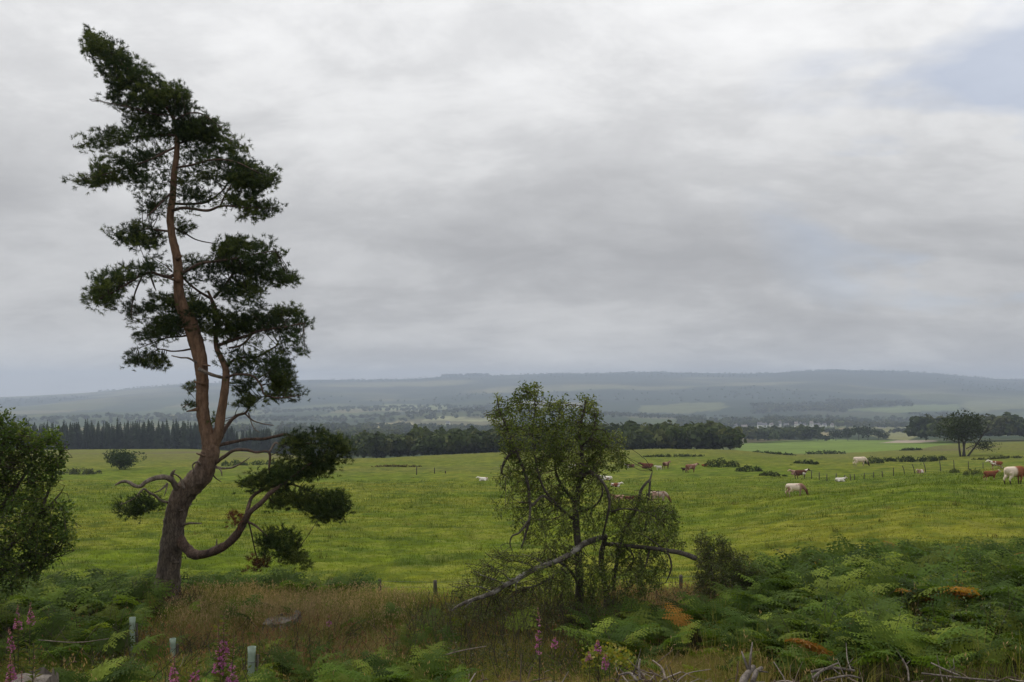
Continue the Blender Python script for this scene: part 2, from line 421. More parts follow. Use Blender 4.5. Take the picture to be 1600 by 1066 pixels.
# ------------------------------------------------------------------ pine
PD = 20.0; pm = PD / F
def pine_pt(x, y, dd=0.0): return P(x, y, PD + dd)
def pine_path(rows_, k=1.0, sub=5):
    """rows (px, py, width_px, depth_m)"""
    return smooth_path([[*pine_pt(r[0], r[1], r[3] if len(r) > 3 else 0), r[2] * .5 * pm * k] for r in rows_], sub)
pine_base = P(262, 942, PD); pine_base[2] = float(gz(262, PD)) - .05
pine = thing('scots_pine', pine_base, 'tall leaning pine tree with a curved trunk and layered dark needle pads', 'pine tree')
trunk_rows = [(256, 965, 60), (259, 945, 50), (261, 925, 42), (263, 900, 36), (266, 866, 34), (270, 838, 33), (273, 814, 32), (278, 792, 32), (287, 772, 34), (302, 756, 34), (316, 741, 33), (324, 722, 28), (329, 705, 27),
              (327, 690, 23), (321, 668, 19.5), (317, 645, 19), (316, 620, 19), (316, 591, 19), (312, 558, 21), (304, 527, 23), (297, 503, 22), (285, 481, 19), (279, 456, 15.5), (279, 428, 14.5), (276, 399, 13.5), (269, 370, 11.5), (266, 339, 11), (270, 307, 10), (272, 273, 9.5), (276, 240, 8.5), (276, 205, 6.5), (270, 182, 5.5), (252, 158, 4.5), (226, 132, 3.6), (196, 104, 2.8), (165, 76, 2.0), (140, 52, 1.2)]
trunk_px = np.array([[r[0], r[1], r[2]] for r in trunk_rows], float)
mb = MB(); tube(mb, pine_path(trunk_rows, 1, 9), 20, rough=.11)
for kx, ky, ds, dz_ in ((322, 600, -.22, .05), (309, 640, -.2, -.04), (276, 800, .2, .06), (301, 515, -.25, .08), (280, 440, -.18, .05), (327, 715, -.24, .1), (292, 765, -.2, .12), (268, 880, .22, .05), (263, 905, -.22, .06), (277, 405, .16, .05), (318, 570, .2, -.03)):
    a = pine_pt(kx, ky, -.12); e = a + np.array([ds, -.14, dz_]); tube(mb, np.array([[*a, .05], [*((a + e) / 2), .03], [*e, .014]]), 7, rough=.3)
mb.build('trunk', M['pine_bark'], pine, True)
mb = MB(); tube(mb, pine_path([(330, 703, 20, .05), (337, 688, 17, 0), (342, 672, 15, -.05), (345, 650, 14, -.05), (349, 625, 13, -.05), (352, 600, 12, 0), (353, 578, 10.5, .1), (346, 560, 9, .2), (339, 545, 8, .25), (337, 525, 7, .3), (341, 500, 6, .35), (336, 480, 5, .4), (325, 455, 4, .5)], 1, 6), 12, rough=.07)
mb.build('trunk', M['pine_bark'], pine, True, label='thinner second stem of the forked trunk')

LIMBS = []   # polyline samples used to hang twigs on
def limb(rows_, mat='limb_bark', name='limb', k=1.0, label=None, sides=8):
    pth = pine_path(rows_, k if rows_[0][2] > 9 else k * .8, 5); mbl = MB(); tube(mbl, pth, sides + 2, rough=.2)
    o = mbl.build(name, M[mat], pine, True)
    if label: o['label'] = label
    LIMBS.append(pth[:, :3]); return pth
# low limb sweeping right and up
limb([(274, 836, 18, 0), (286, 850, 17, -.1), (299, 864, 15, -.25), (312, 867, 14, -.4), (333, 862, 13, -.55), (354, 851, 12, -.7), (370, 835, 11.5, -.8), (381, 817, 11, -.9), (390, 801, 8.5, -.95), (407, 787, 7, -1.0), (425, 768, 6, -1.0), (444, 755, 4.5, -.9), (470, 735, 3.2, -.7), (500, 715, 2, -.5)], label='low limb curving down then up to the right')
limb([(383, 812, 8, -.9), (389, 790, 7, -.75), (393, 778, 6, -.6), (404, 769, 5.5, -.5), (425, 761, 4.5, -.4), (455, 757, 3.5, -.2), (490, 770, 2.5, 0), (520, 785, 1.5, .1)])
limb([(388, 816, 5, -.9), (397, 820, 4, -1.0), (407, 828, 3.5, -1.1), (420, 840, 3, -1.1), (435, 850, 2.4, -1.1), (460, 865, 1.5, -1.2)])
limb([(389, 818, 3, -.9), (394, 838, 2.6, -.9), (398, 858, 2.2, -.9), (402, 872, 1.6, -.9)], 'twig')
limb([(334, 862, 4, -.5), (338, 852, 3, -.5), (339, 842, 1.6, -.5)], 'dead_bark', 'dead_branch')
limb([(282, 822, 6, 0), (296, 818, 4, -.2), (315, 818, 1.8, -.4)], 'dead_bark', 'dead_branch')
# two bare limbs reaching right at mid height
limb([(334, 698, 9, 0), (350, 694, 7, .2), (368, 690, 6.5, .4), (390, 686, 6, .5), (412, 686, 6, .5), (435, 681, 5.5, .3), (449, 679, 5, .1), (458, 690, 4.5, -.1), (470, 693, 4, -.2), (500, 694, 3, -.2), (530, 700, 1.8, -.3)])
limb([(336, 724, 8, 0), (350, 714, 6.5, -.1), (366, 704, 6, -.2), (385, 703, 5.5, -.3), (400, 707, 5, -.4), (416, 705, 4.5, -.5), (422, 712, 4.5, -.5), (421, 735, 3.8, -.5), (430, 745, 3.2, -.5), (448, 757, 2.4, -.5)])
limb([(421, 706, 4.5, -.45), (430, 692, 4, -.3), (437, 696, 3, -.3)], 'dead_bark', 'dead_branch')
limb([(335, 730, 5, 0), (350, 732, 4, -.2), (365, 730, 3.4, -.3), (380, 722, 2.6, -.4), (390, 715, 1.3, -.5)], 'dead_bark', 'dead_branch')
limb([(337, 728, 4, 0), (345, 735, 3, -.3), (347, 744, 1.6, -.4)], 'dead_bark', 'dead_branch')
limb([(331, 740, 4, 0), (338, 748, 2.6, .2), (346, 753, 1.4, .3)], 'dead_bark', 'dead_branch')
# dead crooked limb on the left
limb([(280, 772, 11, 0), (275, 760, 9.5, -.2), (268, 750, 9, -.35), (257, 746, 8.5, -.5), (244, 747, 7.5, -.6), (230, 752, 6.5, -.7), (219, 760, 5.5, -.75), (210, 759, 5, -.8), (200, 753, 4.5, -.8), (190, 753, 4, -.8), (180, 758, 2.4, -.8)], 'dead_bark', 'dead_branch', label='crooked dead limb reaching left')
limb([(271, 752, 6, -.3), (268, 744, 7, -.35), (271, 737, 5, -.4), (274, 734, 2, -.4)], 'dead_bark', 'dead_branch')
limb([(288, 764, 5, -.3), (282, 748, 3.5, -.3), (275, 742, 3, -.35), (269, 740, 2.5, -.35)], 'dead_bark', 'dead_branch')
limb([(262, 785, 5, -.2), (252, 783, 5, -.4), (243, 775, 4.6, -.5), (232, 769, 4.4, -.6), (224, 764, 3.5, -.7), (214, 775, 3, -.8), (204, 782, 2.4, -.8), (185, 790, 1.4, -.8)], 'dead_bark')
limb([(262, 755, 4, -.4), (252, 765, 3, -.5), (241, 770, 2, -.5)], 'dead_bark', 'dead_branch')
limb([(262, 756, 3, -.4), (259, 768, 2, -.5), (256, 776, 1.3, -.5)], 'dead_bark', 'dead_branch')
limb([(313, 726, 5, -.3), (308, 722, 4, -.4), (301, 727, 3, -.4), (303, 737, 1.8, -.4)], 'dead_bark', 'dead_branch')
# stem to the right of the fork
limb([(342, 690, 9, .1), (352, 670, 8, .4), (364, 654, 7, .7), (374, 648, 6, .9), (384, 645, 5, 1.0), (392, 632, 3.5, 1.0), (405, 622, 2.5, .9), (430, 618, 2, .7), (460, 620, 1.2, .5)])
limb([(382, 646, 4, 1.0), (395, 657, 3, 1.1), (410, 662, 2.5, 1.1), (428, 665, 1.4, 1.1)], 'dead_bark', 'dead_branch')
limb([(388, 645, 3, 1.0), (396, 668, 2.2, 1.0), (406, 676, 1.2, 1.0)], 'dead_bark', 'dead_branch')
limb([(312, 577, 8, -.25), (322, 582, 6.5, -.35), (335, 587, 6, -.3), (347, 590, 6, -.1)], 'dead_bark', 'dead_branch')
limb([(307, 567, 4, -.2), (295, 560, 3.5, -.3), (283, 559, 3, -.4), (268, 556, 2, -.4)], 'dead_bark', 'dead_branch')
limb([(300, 545, 4, 0), (285, 548, 3.4, .2), (268, 549, 3, .4), (250, 546, 2.4, .5), (230, 555, 2, .6), (205, 566, 1.2, .6)])
limb([(296, 524, 4, 0), (280, 526, 3.4, .4), (262, 528, 3, .7), (245, 534, 2.2, .9), (215, 545, 1.2, 1.0)])
limb([(306, 632, 3, 0), (294, 632, 2.4, -.2), (285, 638, 1.4, -.3)], 'dead_bark', 'dead_branch')
limb([(308, 605, 2.5, 0), (298, 606, 2, .2), (292, 610, 1.2, .3)], 'dead_bark', 'dead_branch')
limb([(352, 590, 7, 0), (372, 585, 5, -.2), (395, 588, 4, -.3), (408, 603, 4, -.4), (413, 616, 3.5, -.4), (435, 622, 2.4, -.4), (470, 618, 1.4, -.5)])
limb([(354, 570, 6, .1), (372, 560, 5, .3), (400, 558, 4, .4), (420, 548, 4, .5), (436, 538, 2.5, .6)])
limb([(340, 540, 7, .2), (362, 532, 6.5, .1), (385, 525, 6, 0), (410, 516, 5, -.2), (440, 512, 4, -.4), (475, 505, 2, -.5)])
limb([(358, 544, 4, .2), (376, 540, 4, .1), (388, 530, 3.5, 0), (396, 520, 2.4, 0)])
limb([(337, 505, 7, .35), (331, 470, 6, .4), (328, 466, 5.5, .4), (310, 455, 4.5, .3), (295, 443, 4, .15), (284, 432, 3.5, 0)])
limb([(334, 466, 6, .4), (350, 448, 5, .5), (363, 430, 5, .6), (380, 415, 4, .6), (410, 400, 3, .5), (440, 392, 1.5, .4)])
# mid crown
limb([(284, 428, 7, 0), (297, 420, 6, -.2), (313, 412, 5.5, -.4), (332, 409, 5, -.5), (360, 405, 4, -.5), (395, 398, 3, -.5), (430, 392, 1.6, -.4)])
limb([(272, 430, 7, 0), (262, 433, 6.5, -.2), (250, 430, 6, -.4), (236, 426, 5, -.6), (222, 430, 4.4, -.7), (205, 440, 3.6, -.8), (180, 455, 2.6, -.8), (152, 468, 1.4, -.8)])
limb([(268, 424, 4, 0), (264, 420, 3.5, -.2), (259, 414, 1.6, -.2)], 'dead_bark', 'dead_branch')
limb([(234, 428, 3.4, -.6), (240, 445, 3, -.5), (244, 455, 1.6, -.5)], 'twig')
limb([(222, 432, 3.4, -.7), (212, 455, 3, -.7), (206, 478, 2.4, -.7), (206, 500, 1.4, -.7)], 'twig')
limb([(268, 362, 5, 0), (250, 360, 4.4, .2), (228, 358, 3.4, .4), (205, 364, 2.4, .5), (180, 366, 1.3, .5)])
limb([(268, 355, 4, 0), (285, 362, 3, .5), (305, 374, 2.5, .9), (325, 379, 2.2, 1.1), (340, 381, 1.6, 1.2)], 'twig')
limb([(267, 330, 6, 0), (285, 325, 5.5, -.3), (305, 327, 5, -.5), (325, 329, 4.8, -.6), (342, 323, 4.4, -.6), (358, 322, 3.5, -.6), (385, 325, 2.6, -.6), (420, 325, 1.4, -.6)])
limb([(270, 318, 5, 0), (292, 319, 4.8, .2), (312, 318, 4.4, .4), (325, 315, 4, .5), (338, 306, 3.4, .5), (350, 295, 3, .5), (362, 275, 2, .5)])
limb([(344, 322, 3.4, -.6), (352, 305, 3, -.6), (366, 283, 2.2, -.6), (385, 268, 1.2, -.6)])
limb([(271, 300, 5, 0), (258, 310, 4, -.4), (244, 325, 3.4, -.7), (230, 338, 2, -.9)])
# upper crown
limb([(274, 230, 5, 0), (258, 238, 4.4, -.3), (238, 248, 3.8, -.6), (215, 257, 3.2, -.8), (195, 263, 2.8, -.9), (165, 272, 2, -1.0), (120, 284, 1.1, -1.0)])
limb([(275, 212, 5, 0), (250, 211, 4.2, .2), (225, 213, 3.6, .4), (200, 215, 3, .5), (165, 218, 2.2, .6), (115, 230, 1.1, .6)])
limb([(276, 225, 5, 0), (300, 218, 4, .3), (325, 212, 3, .5), (350, 215, 2.2, .7), (380, 228, 1.3, .8)])
limb([(275, 262, 5, 0), (300, 258, 4.2, -.4), (330, 250, 3.4, -.7), (365, 252, 2.8, -.8), (400, 268, 1.6, -.9)])
limb([(272, 190, 4, 0), (292, 178, 3.2, -.3), (315, 178, 2.4, -.4), (340, 195, 1.3, -.5)])
limb([(268, 180, 4, 0), (240, 178, 3, -.3), (205, 168, 2.2, -.5), (165, 160, 1.4, -.5), (140, 155, 1, -.5)])
limb([(250, 156, 3, 0), (268, 145, 2.4, .2), (290, 140, 1.3, .3)])
limb([(226, 132, 3, 0), (195, 125, 2, -.2), (160, 115, 1.2, -.3)])
allL = np.vstack(LIMBS + [pine_path(trunk_rows[14:], 1, 4)[:, :3]])

NEED = np.array([(.032, .054, .015), (.048, .074, .017), (.023, .040, .013), (.075, .098, .022)])
def tufts(mbf, pos, axis, k=20, L=(.06, .10), w=.0105, cols_=None):
    n = len(pos); idx = np.repeat(np.arange(n), k); m = n * k
    a = axis[idx]; r = randdir(m); perp = unit(np.cross(a, r))
    th = np.radians(rng.uniform(15, 80, m))[:, None]
    d = unit(a * np.cos(th) + perp * np.sin(th))
    b = pos[idx] + a * rng.uniform(-.03, .06, m)[:, None]
    Ln = rng.uniform(L[0], L[1], m)[:, None]
    s = unit(np.cross(d, randdir(m))) * w * .5
    V = np.stack([b - s, b + s, b + d * Ln], 1).reshape(-1, 3)
    c = cols_[idx] * rng.uniform(.75, 1.25, (m, 1))
    mbf.add(V, np.arange(m * 3).reshape(-1, 3), np.repeat(c, 3, 0))
def pad(poly, dd=0.0, thick=.7, dens=1.0, tw=1.0, cols_=NEED, name='needle_pad', k=20, per=48, label=None):
    A = poly_area(poly); ns = max(5, int(A / 165 * dens))
    sc = poly_pts(poly, ns)
    ed = edge_dist(sc, poly) * pm
    dep = dd + rng.normal(size=ns) * np.minimum(thick, ed * .8 + .14)
    # foliage that would hang in front of the stem grows behind it
    tx = np.interp(sc[:, 1], trunk_px[::-1, 1], trunk_px[::-1, 0])
    clash = (np.abs(sc[:, 0] - tx) < 16) & (sc[:, 1] > 225)
    dep = np.where(clash, np.abs(dep) + .35, dep)
    cen = np.stack([pine_pt(x, y, d) for (x, y), d in zip(sc, dep)])
    mbf = MB(); mbt = MB()
    for c in cen:
        dv = np.linalg.norm(allL - c, axis=1); j = int(np.argmin(dv + rng.random(len(dv)) * .12))
        if dv[j] < 1.6 and rng.random() < tw:
            a = allL[j]; mid = (a + c) / 2 + rng.normal(size=3) * .06 * dv[j] + np.array([0, 0, -.05 * dv[j]])
            tube(mbt, smooth_path([[*a, .010], [*mid, .007], [*c, .003]], 3), 4, cap=False)
    idx = np.repeat(np.arange(ns), per); m = len(idx)
    off = rng.normal(size=(m, 3)) * np.array([.16, .16, .10]); off[:, 2] += .02
    pos = cen[idx] + off
    q = np.stack([800 + pos[:, 0] / pos[:, 1] * F, HORIZON + (EYE - pos[:, 2]) / pos[:, 1] * F], 1)
    lim = rng.choice([0., 0., 2., 4.], ns)[idx]; inset = rng.choice([1., 2., 4., 6.], ns)[idx]; ed2 = edge_dist(q, poly)
    hole = vnoise(q[:, 0] / 13., q[:, 1] / 9., 7) * .5 + vnoise(q[:, 0] / 5., q[:, 1] / 4., 8) * .5
    keep = (in_poly(q, poly) & (hole > .32) & (ed2 > inset)) | (~in_poly(q, poly) & (ed2 < lim))
    pos = pos[keep]; off = off[keep]; ix = idx[keep]
    ax = unit(off * 2.2 + np.array([0, 0, .14]) + rng.normal(size=off.shape) * .06)
    cc = cols_[rng.integers(len(cols_), size=ns)][ix] * rng.uniform(.85, 1.2, (len(ix), 1))
    tufts(mbf, pos, ax, k, cols_=cc)
    o = mbf.build(name, M['needle'], pine)
    if label: o['label'] = label
    if mbt.n: mbt.build('twigs', M['twig'], o, True, kind='stuff')
PADS = [
 ([(131, 42), (152, 52), (177, 63), (191, 73), (212, 92), (233, 105), (256, 123), (275, 128), (296, 134), (303, 150), (289, 161), (275, 172), (250, 190), (225, 195), (205, 185), (186, 172), (172, 160), (150, 163), (134, 151), (158, 148), (172, 142), (160, 121), (145, 119), (148, 104), (132, 84), (129, 58)], 0, .75, 1.15),
 ([(275, 150), (300, 160), (315, 170), (334, 182), (355, 201), (343, 207), (364, 215), (388, 222), (392, 245), (370, 255), (345, 248), (318, 250), (295, 245), (278, 228), (268, 200), (262, 175)], .1, .9, 1.25),
 ([(186, 172), (225, 185), (262, 180), (272, 205), (262, 216), (225, 212), (195, 202), (188, 186)], .1, .7, .8),
 ([(193, 199), (170, 197), (158, 203), (125, 210), (103, 226), (116, 237), (151, 235), (190, 228), (225, 222), (262, 220), (262, 208), (225, 205)], .4, .5, .85),
 ([(158, 240), (146, 255), (141, 276), (98, 280), (119, 292), (142, 298), (170, 292), (200, 290), (206, 304), (226, 296), (236, 280), (215, 262), (190, 240)], -.8, .5, 1.0),
 ([(205, 235), (250, 226), (266, 236), (264, 262), (240, 275), (215, 262)], 0, .8, .28),
 ([(300, 245), (345, 240), (394, 250), (404, 257), (437, 266), (436, 275), (426, 294), (408, 306), (392, 318), (372, 310), (358, 292), (348, 272), (320, 264), (300, 262)], -.3, .8, 1.15),
 ([(352, 305), (380, 300), (408, 308), (426, 311), (446, 323), (426, 342), (400, 357), (386, 345), (362, 353), (358, 342), (378, 332), (356, 320)], -.5, .5, .85),
 ([(286, 268), (318, 265), (345, 272), (340, 283), (310, 284), (290, 296), (282, 300)], .4, .6, .35),
 ([(205, 296), (230, 284), (262, 288), (262, 318), (248, 332), (232, 344), (222, 330), (232, 312), (215, 306)], .3, .6, .8),
 ([(284, 298), (306, 292), (335, 300), (342, 306), (330, 312), (300, 314), (284, 312)], .4, .5, .55),
 ([(180, 362), (195, 352), (211, 336), (230, 344), (252, 350), (260, 362), (259, 380), (248, 398), (236, 392), (227, 401), (205, 387), (190, 383), (161, 357)], .35, .5, 1.1),
 ([(276, 346), (298, 344), (317, 352), (308, 358), (290, 366), (277, 374)], .5, .5, .55),
 ([(350, 365), (376, 370), (392, 368), (405, 373), (426, 376), (434, 389), (455, 389), (446, 405), (452, 423), (470, 441), (448, 446), (429, 457), (410, 446), (385, 438), (366, 433), (345, 424), (325, 424), (318, 416), (334, 402), (340, 384)], -.1, .9, 1.25),
 ([(366, 433), (400, 440), (420, 452), (408, 462), (380, 455), (362, 446)], .3, .5, .5),
 ([(286, 404), (310, 402), (334, 404), (326, 420), (300, 420), (288, 412)], .3, .6, .5),
 ([(131, 462), (145, 444), (140, 431), (169, 423), (195, 415), (218, 412), (232, 407), (248, 418), (240, 428), (218, 436), (203, 449), (190, 470), (177, 478), (164, 487), (140, 486)], -.6, .55, 1.2),
 ([(177, 478), (205, 450), (240, 462), (248, 492), (228, 500), (205, 512), (195, 492)], -.4, .6, .32),
 ([(340, 440), (372, 448), (404, 466), (392, 480), (352, 482), (334, 470)], .5, .6, .45),
 ([(232, 457), (262, 464), (300, 462), (334, 478), (353, 488), (372, 484), (392, 490), (405, 478), (425, 483), (440, 480), (466, 478), (476, 494), (489, 502), (478, 522), (471, 536), (455, 530), (431, 522), (400, 520), (379, 527), (345, 532), (312, 525), (280, 515), (248, 522), (227, 498)], .25, .9, 1.25),
 ([(440, 520), (470, 515), (473, 537), (481, 555), (473, 560), (458, 550), (440, 540)], -.3, .35, 1.0),
 ([(182, 561), (204, 540), (202, 520), (240, 500), (282, 498), (294, 522), (262, 534), (245, 548), (262, 571), (238, 582), (214, 578), (192, 571)], .5, .6, .8),
 ([(358, 568), (367, 552), (404, 557), (423, 549), (440, 558), (453, 561), (472, 581), (455, 592), (458, 602), (480, 613), (481, 626), (455, 625), (428, 632), (414, 620), (426, 606), (418, 594), (380, 590), (362, 598)], 0, .7, .95),
 ([(350, 636), (375, 620), (399, 619), (400, 632), (380, 645), (358, 642)], .9, .4, .8),
 ([(362, 600), (395, 596), (412, 606), (405, 616), (375, 616)], .6, .5, .4),
 ([(326, 656), (336, 648), (340, 655), (338, 668), (331, 676), (326, 668)], .5, .2, 1.2),
 ([(284, 636), (296, 626), (306, 624), (306, 634), (294, 636), (287, 642)], -.2, .15, .9),
 ([(290, 604), (306, 600), (308, 608), (296, 612)], .2, .15, .8),
 ([(452, 680), (470, 672), (496, 667), (508, 668), (520, 677), (538, 684), (552, 704), (546, 723), (525, 736), (530, 749), (505, 742), (475, 752), (449, 754), (420, 763), (404, 750), (425, 728), (436, 706)], -.5, .7, 1.25),
 ([(364, 752), (385, 742), (404, 735), (424, 752), (412, 766), (391, 768), (372, 774)], -.4, .45, .9),
 ([(408, 796), (420, 775), (433, 761), (475, 752), (501, 760), (528, 766), (541, 772), (549, 800), (530, 815), (515, 812), (503, 823), (486, 806), (462, 788), (446, 798), (425, 800)], -.5, .65, 1.15),
 ([(404, 832), (417, 822), (430, 818), (445, 824), (459, 827), (471, 835), (462, 853), (476, 866), (483, 884), (457, 888), (440, 880), (423, 874), (402, 855)], -1.1, .45, 1.1),
 ([(167, 788), (189, 780), (218, 770), (240, 776), (262, 786), (246, 798), (228, 802), (223, 812), (197, 813), (184, 801)], -.75, .4, 1.1),
]
PADS += [([(205, 180), (270, 170), (330, 200), (390, 250), (400, 330), (330, 345), (270, 350), (215, 330), (190, 280), (180, 215)], .2, 1.2, .16),
 ([(215, 400), (262, 380), (340, 380), (420, 440), (420, 490), (330, 490), (250, 490), (200, 460)], .2, 1.2, .17),
 ([(250, 520), (300, 520), (400, 520), (455, 545), (450, 620), (390, 640), (350, 600), (330, 540)], .2, 1.0, .18)]
for poly, dd, th, de in PADS: pad(poly, dd, th, de)
RUST = np.array([(.16, .06, .03), (.11, .045, .025), (.08, .045, .02)])
pad([(383, 884), (390, 870), (402, 864), (418, 872), (412, 884), (400, 894), (388, 900)], -.95, .25, 1.1, cols_=RUST, label='dead rust brown needles')
pad([(359, 820), (360, 806), (368, 802), (374, 810), (370, 822)], -.8, .12, .9, cols_=RUST, label='dead rust brown needles')

# ------------------------------------------------------------------ birch with torn limbs
BD = 17.0; bm = BD / F
def bpath(rows_, sub=5, D=BD):
    return smooth_path([[*P(r[0], r[1], D + (r[3] if len(r) > 3 else 0)), r[2] * .5 * D / F] for r in rows_], sub)
bb = P(905, 975, BD); bb[2] = float(gz(905, BD))
birch = thing('birch_tree', bb, 'storm damaged bushy tree with a torn pale limb lying across its trunk', 'tree')
BL = []
def blimb(rows_, mat='birch_bark', name='limb', label=None, sides=7):
    p = bpath(rows_); p[:, 3] *= .85 if 'broken' in name else .8; q = MB(); tube(q, p, sides, rough=.12); o = q.build(name, M[mat], birch, True); BL.append(p[:, :3])
    if label: o['label'] = label
p = bpath([(904, 1000, 24), (905, 960, 18), (905, 930, 14), (905, 906, 12.5), (904, 867, 11.5), (901, 830, 11), (900, 806, 10.5), (901, 781, 10), (905, 757, 8.5), (909, 730, 7), (908, 700, 6), (905, 672, 5), (912, 645, 3.6), (915, 625, 2)])
q = MB(); tube(q, p, 10, rough=.1); q.build('trunk', M['birch_bark'], birch, True); BL.append(p[:, :3])
blimb([(952, 990, 17, .5), (949, 950, 14, .5), (946, 915, 12, .48), (940, 885, 12, .45), (941, 860, 11, .4), (947, 838, 8, .35)], label='second broken dark stem')
blimb([(956, 920, 9, .3), (963, 885, 8, .3), (968, 855, 8, .2), (975, 830, 7.5, .1), (985, 810, 7, 0), (996, 790, 6.5, 0), (1001, 768, 6, 0), (1008, 757, 5, 0), (1015, 750, 4.2, 0)], label='leaning stem snapped at the top')
blimb([(1008, 830, 3.5, 0), (1011, 804, 3.5, 0), (1014, 775, 4, 0), (1016, 752, 4, 0)])
blimb([(1000, 785, 4.5, .1), (1008, 778, 4.5, .1), (1014, 770, 4, 0)])
blimb([(1014, 755, 4.5, 0), (1017, 745, 3.5, 0), (1019.5, 736, 1.2, 0)], 'pale_wood', 'splinter', 'pale torn splinter')
blimb([(1022, 796, 2.5, -.2), (1024, 803, 2.2, -.2), (1025, 812, 1, -.2)], 'pale_wood', 'splinter', 'pale torn splinter')
blimb([(702, 956, 3.4, -2.0), (720, 945, 5.5, -1.95), (737, 938, 6.5, -1.9), (755, 932, 7, -1.8), (771, 926, 8, -1.7), (790, 914, 8.5, -1.55), (806, 906, 9.5, -1.4), (830, 892, 10, -1.15), (848, 885, 10, -1.0), (874, 875, 10, -.75), (890, 866, 10, -.6), (905, 855, 11, -.4), (918, 847, 11, -.2), (932, 842, 10.5, .1), (946, 838, 9.5, .35)], 'lichen_bark', 'broken_limb', 'long pale torn limb sloping to the left')
blimb([(944, 850, 8, .4), (958, 851, 8, .2), (975, 853, 8, 0), (1000, 855, 7.5, -.2), (1026, 858, 7.5, -.4), (1046, 861, 8, -.5), (1063, 864, 8.5, -.6), (1078, 869, 9, -.7), (1088, 873, 9, -.75)], 'birch_bark', 'broken_limb', 'broken limb ending in a stub to the right')
blimb([(1040, 862, 4, -.5), (1046, 870, 4, -.5), (1049, 885, 3.5, -.5), (1046, 898, 3, -.5), (1040, 911, 1.6, -.5)])
blimb([(1000, 833, 2.5, 0), (1012, 840, 3, 0), (1026, 850, 3, -.2), (1032, 856, 2, -.3)], 'lichen_bark')
blimb([(884, 885, 5, -.6), (870, 895, 4.5, -.9), (856, 906, 4, -1.1), (838, 915, 3.4, -1.2), (822, 919, 2, -1.3)], 'birch_bark')
blimb([(870, 876, 6, -.7), (884, 885, 6, -.4), (895, 897, 6, -.2), (903, 912, 6, 0)], 'lichen_bark')
for r in ([(836, 888, 3, -1.1), (820, 880, 2.4, -1.2), (800, 876, 2, -1.3), (775, 872, 1.2, -1.4)], [(812, 904, 3, -1.35), (806, 915, 2.6, -1.5), (808, 925, 1.4, -1.5)], [(790, 913, 3, -1.5), (770, 905, 2.4, -1.6), (750, 898, 1.3, -1.6)],
          [(771, 927, 3, -1.7), (752, 918, 2.2, -1.8), (735, 915, 1.2, -1.8)], [(800, 910, 3, -1.4), (786, 896, 2.2, -1.4), (766, 886, 1.2, -1.4)], [(850, 884, 3, -1), (835, 872, 2.4, -1), (815, 866, 1.4, -1)], [(740, 938, 3, -1.9), (728, 948, 2, -2), (722, 958, 1, -2)]):
    blimb(r, 'lichen_bark', 'side_branch', sides=5)
# crown limbs
for r in ([(902, 790, 7, 0), (888, 772, 6.5, .1), (876, 756, 6, .2), (868, 735, 5, .3), (866, 700, 4, .4), (872, 660, 3, .4), (876, 630, 1.8, .4)],
          [(900, 815, 6, 0), (880, 798, 5.5, -.3), (862, 780, 5, -.5), (848, 760, 4.4, -.6), (838, 725, 3.6, -.6), (832, 680, 3, -.5), (836, 640, 2, -.5), (834, 605, 1.2, -.5)],
          [(862, 785, 5, -.5), (848, 775, 5, -.6), (830, 790, 5.5, -.7), (827, 770, 6, -.7), (822, 745, 5.5, -.7), (812, 718, 5, -.7), (803, 695, 4, -.7), (790, 665, 3, -.7), (780, 640, 2, -.7), (777, 622, 1.1, -.7)],
          [(829, 785, 4.5, -.7), (827, 814, 4.5, -.8), (820, 838, 4, -.8), (815, 856, 2.4, -.8)],
          [(827, 812, 4, -.8), (812, 832, 3.4, -.9), (800, 838, 3, -.9), (797, 850, 2.2, -.9), (801, 862, 1.2, -.9)],
          [(806, 706, 4.5, -.7), (798, 709, 5, -.8), (788, 722, 5, -.8), (784, 738, 4, -.8), (788, 742, 2, -.8)],
          [(906, 752, 6, 0), (920, 738, 6, -.2), (932, 744, 6, -.4), (944, 757, 6, -.5), (951, 775, 5.5, -.5), (952, 792, 5, -.5), (948, 812, 4.5, -.4), (942, 836, 4, -.2)],
          [(902, 800, 5, 0), (918, 796, 4.6, -.2), (932, 788, 4.2, -.3), (940, 775, 3.8, -.4), (942, 762, 3, -.4)],
          [(908, 735, 5, 0), (925, 715, 4, .3), (942, 695, 3.4, .5), (958, 680, 2, .6)],
          [(906, 700, 4, 0), (925, 680, 3, -.2), (930, 655, 2.4, -.2), (926, 630, 1.2, -.2)],
          [(955, 800, 4, -.2), (975, 795, 3, -.3), (1005, 800, 2.5, -.4), (1035, 812, 1.5, -.4)],
          [(975, 850, 4, 0), (990, 870, 3, -.1), (985, 890, 2, -.1)], [(1015, 858, 4, -.3), (1010, 880, 3, -.3), (1000, 905, 2, -.3)]):
    blimb(r)
bL = np.vstack(BL)
BC = 1.2 * np.array([(.075, .106, .026), (.104, .138, .034), (.057, .084, .021), (.15, .18, .048), (.092, .112, .036)])
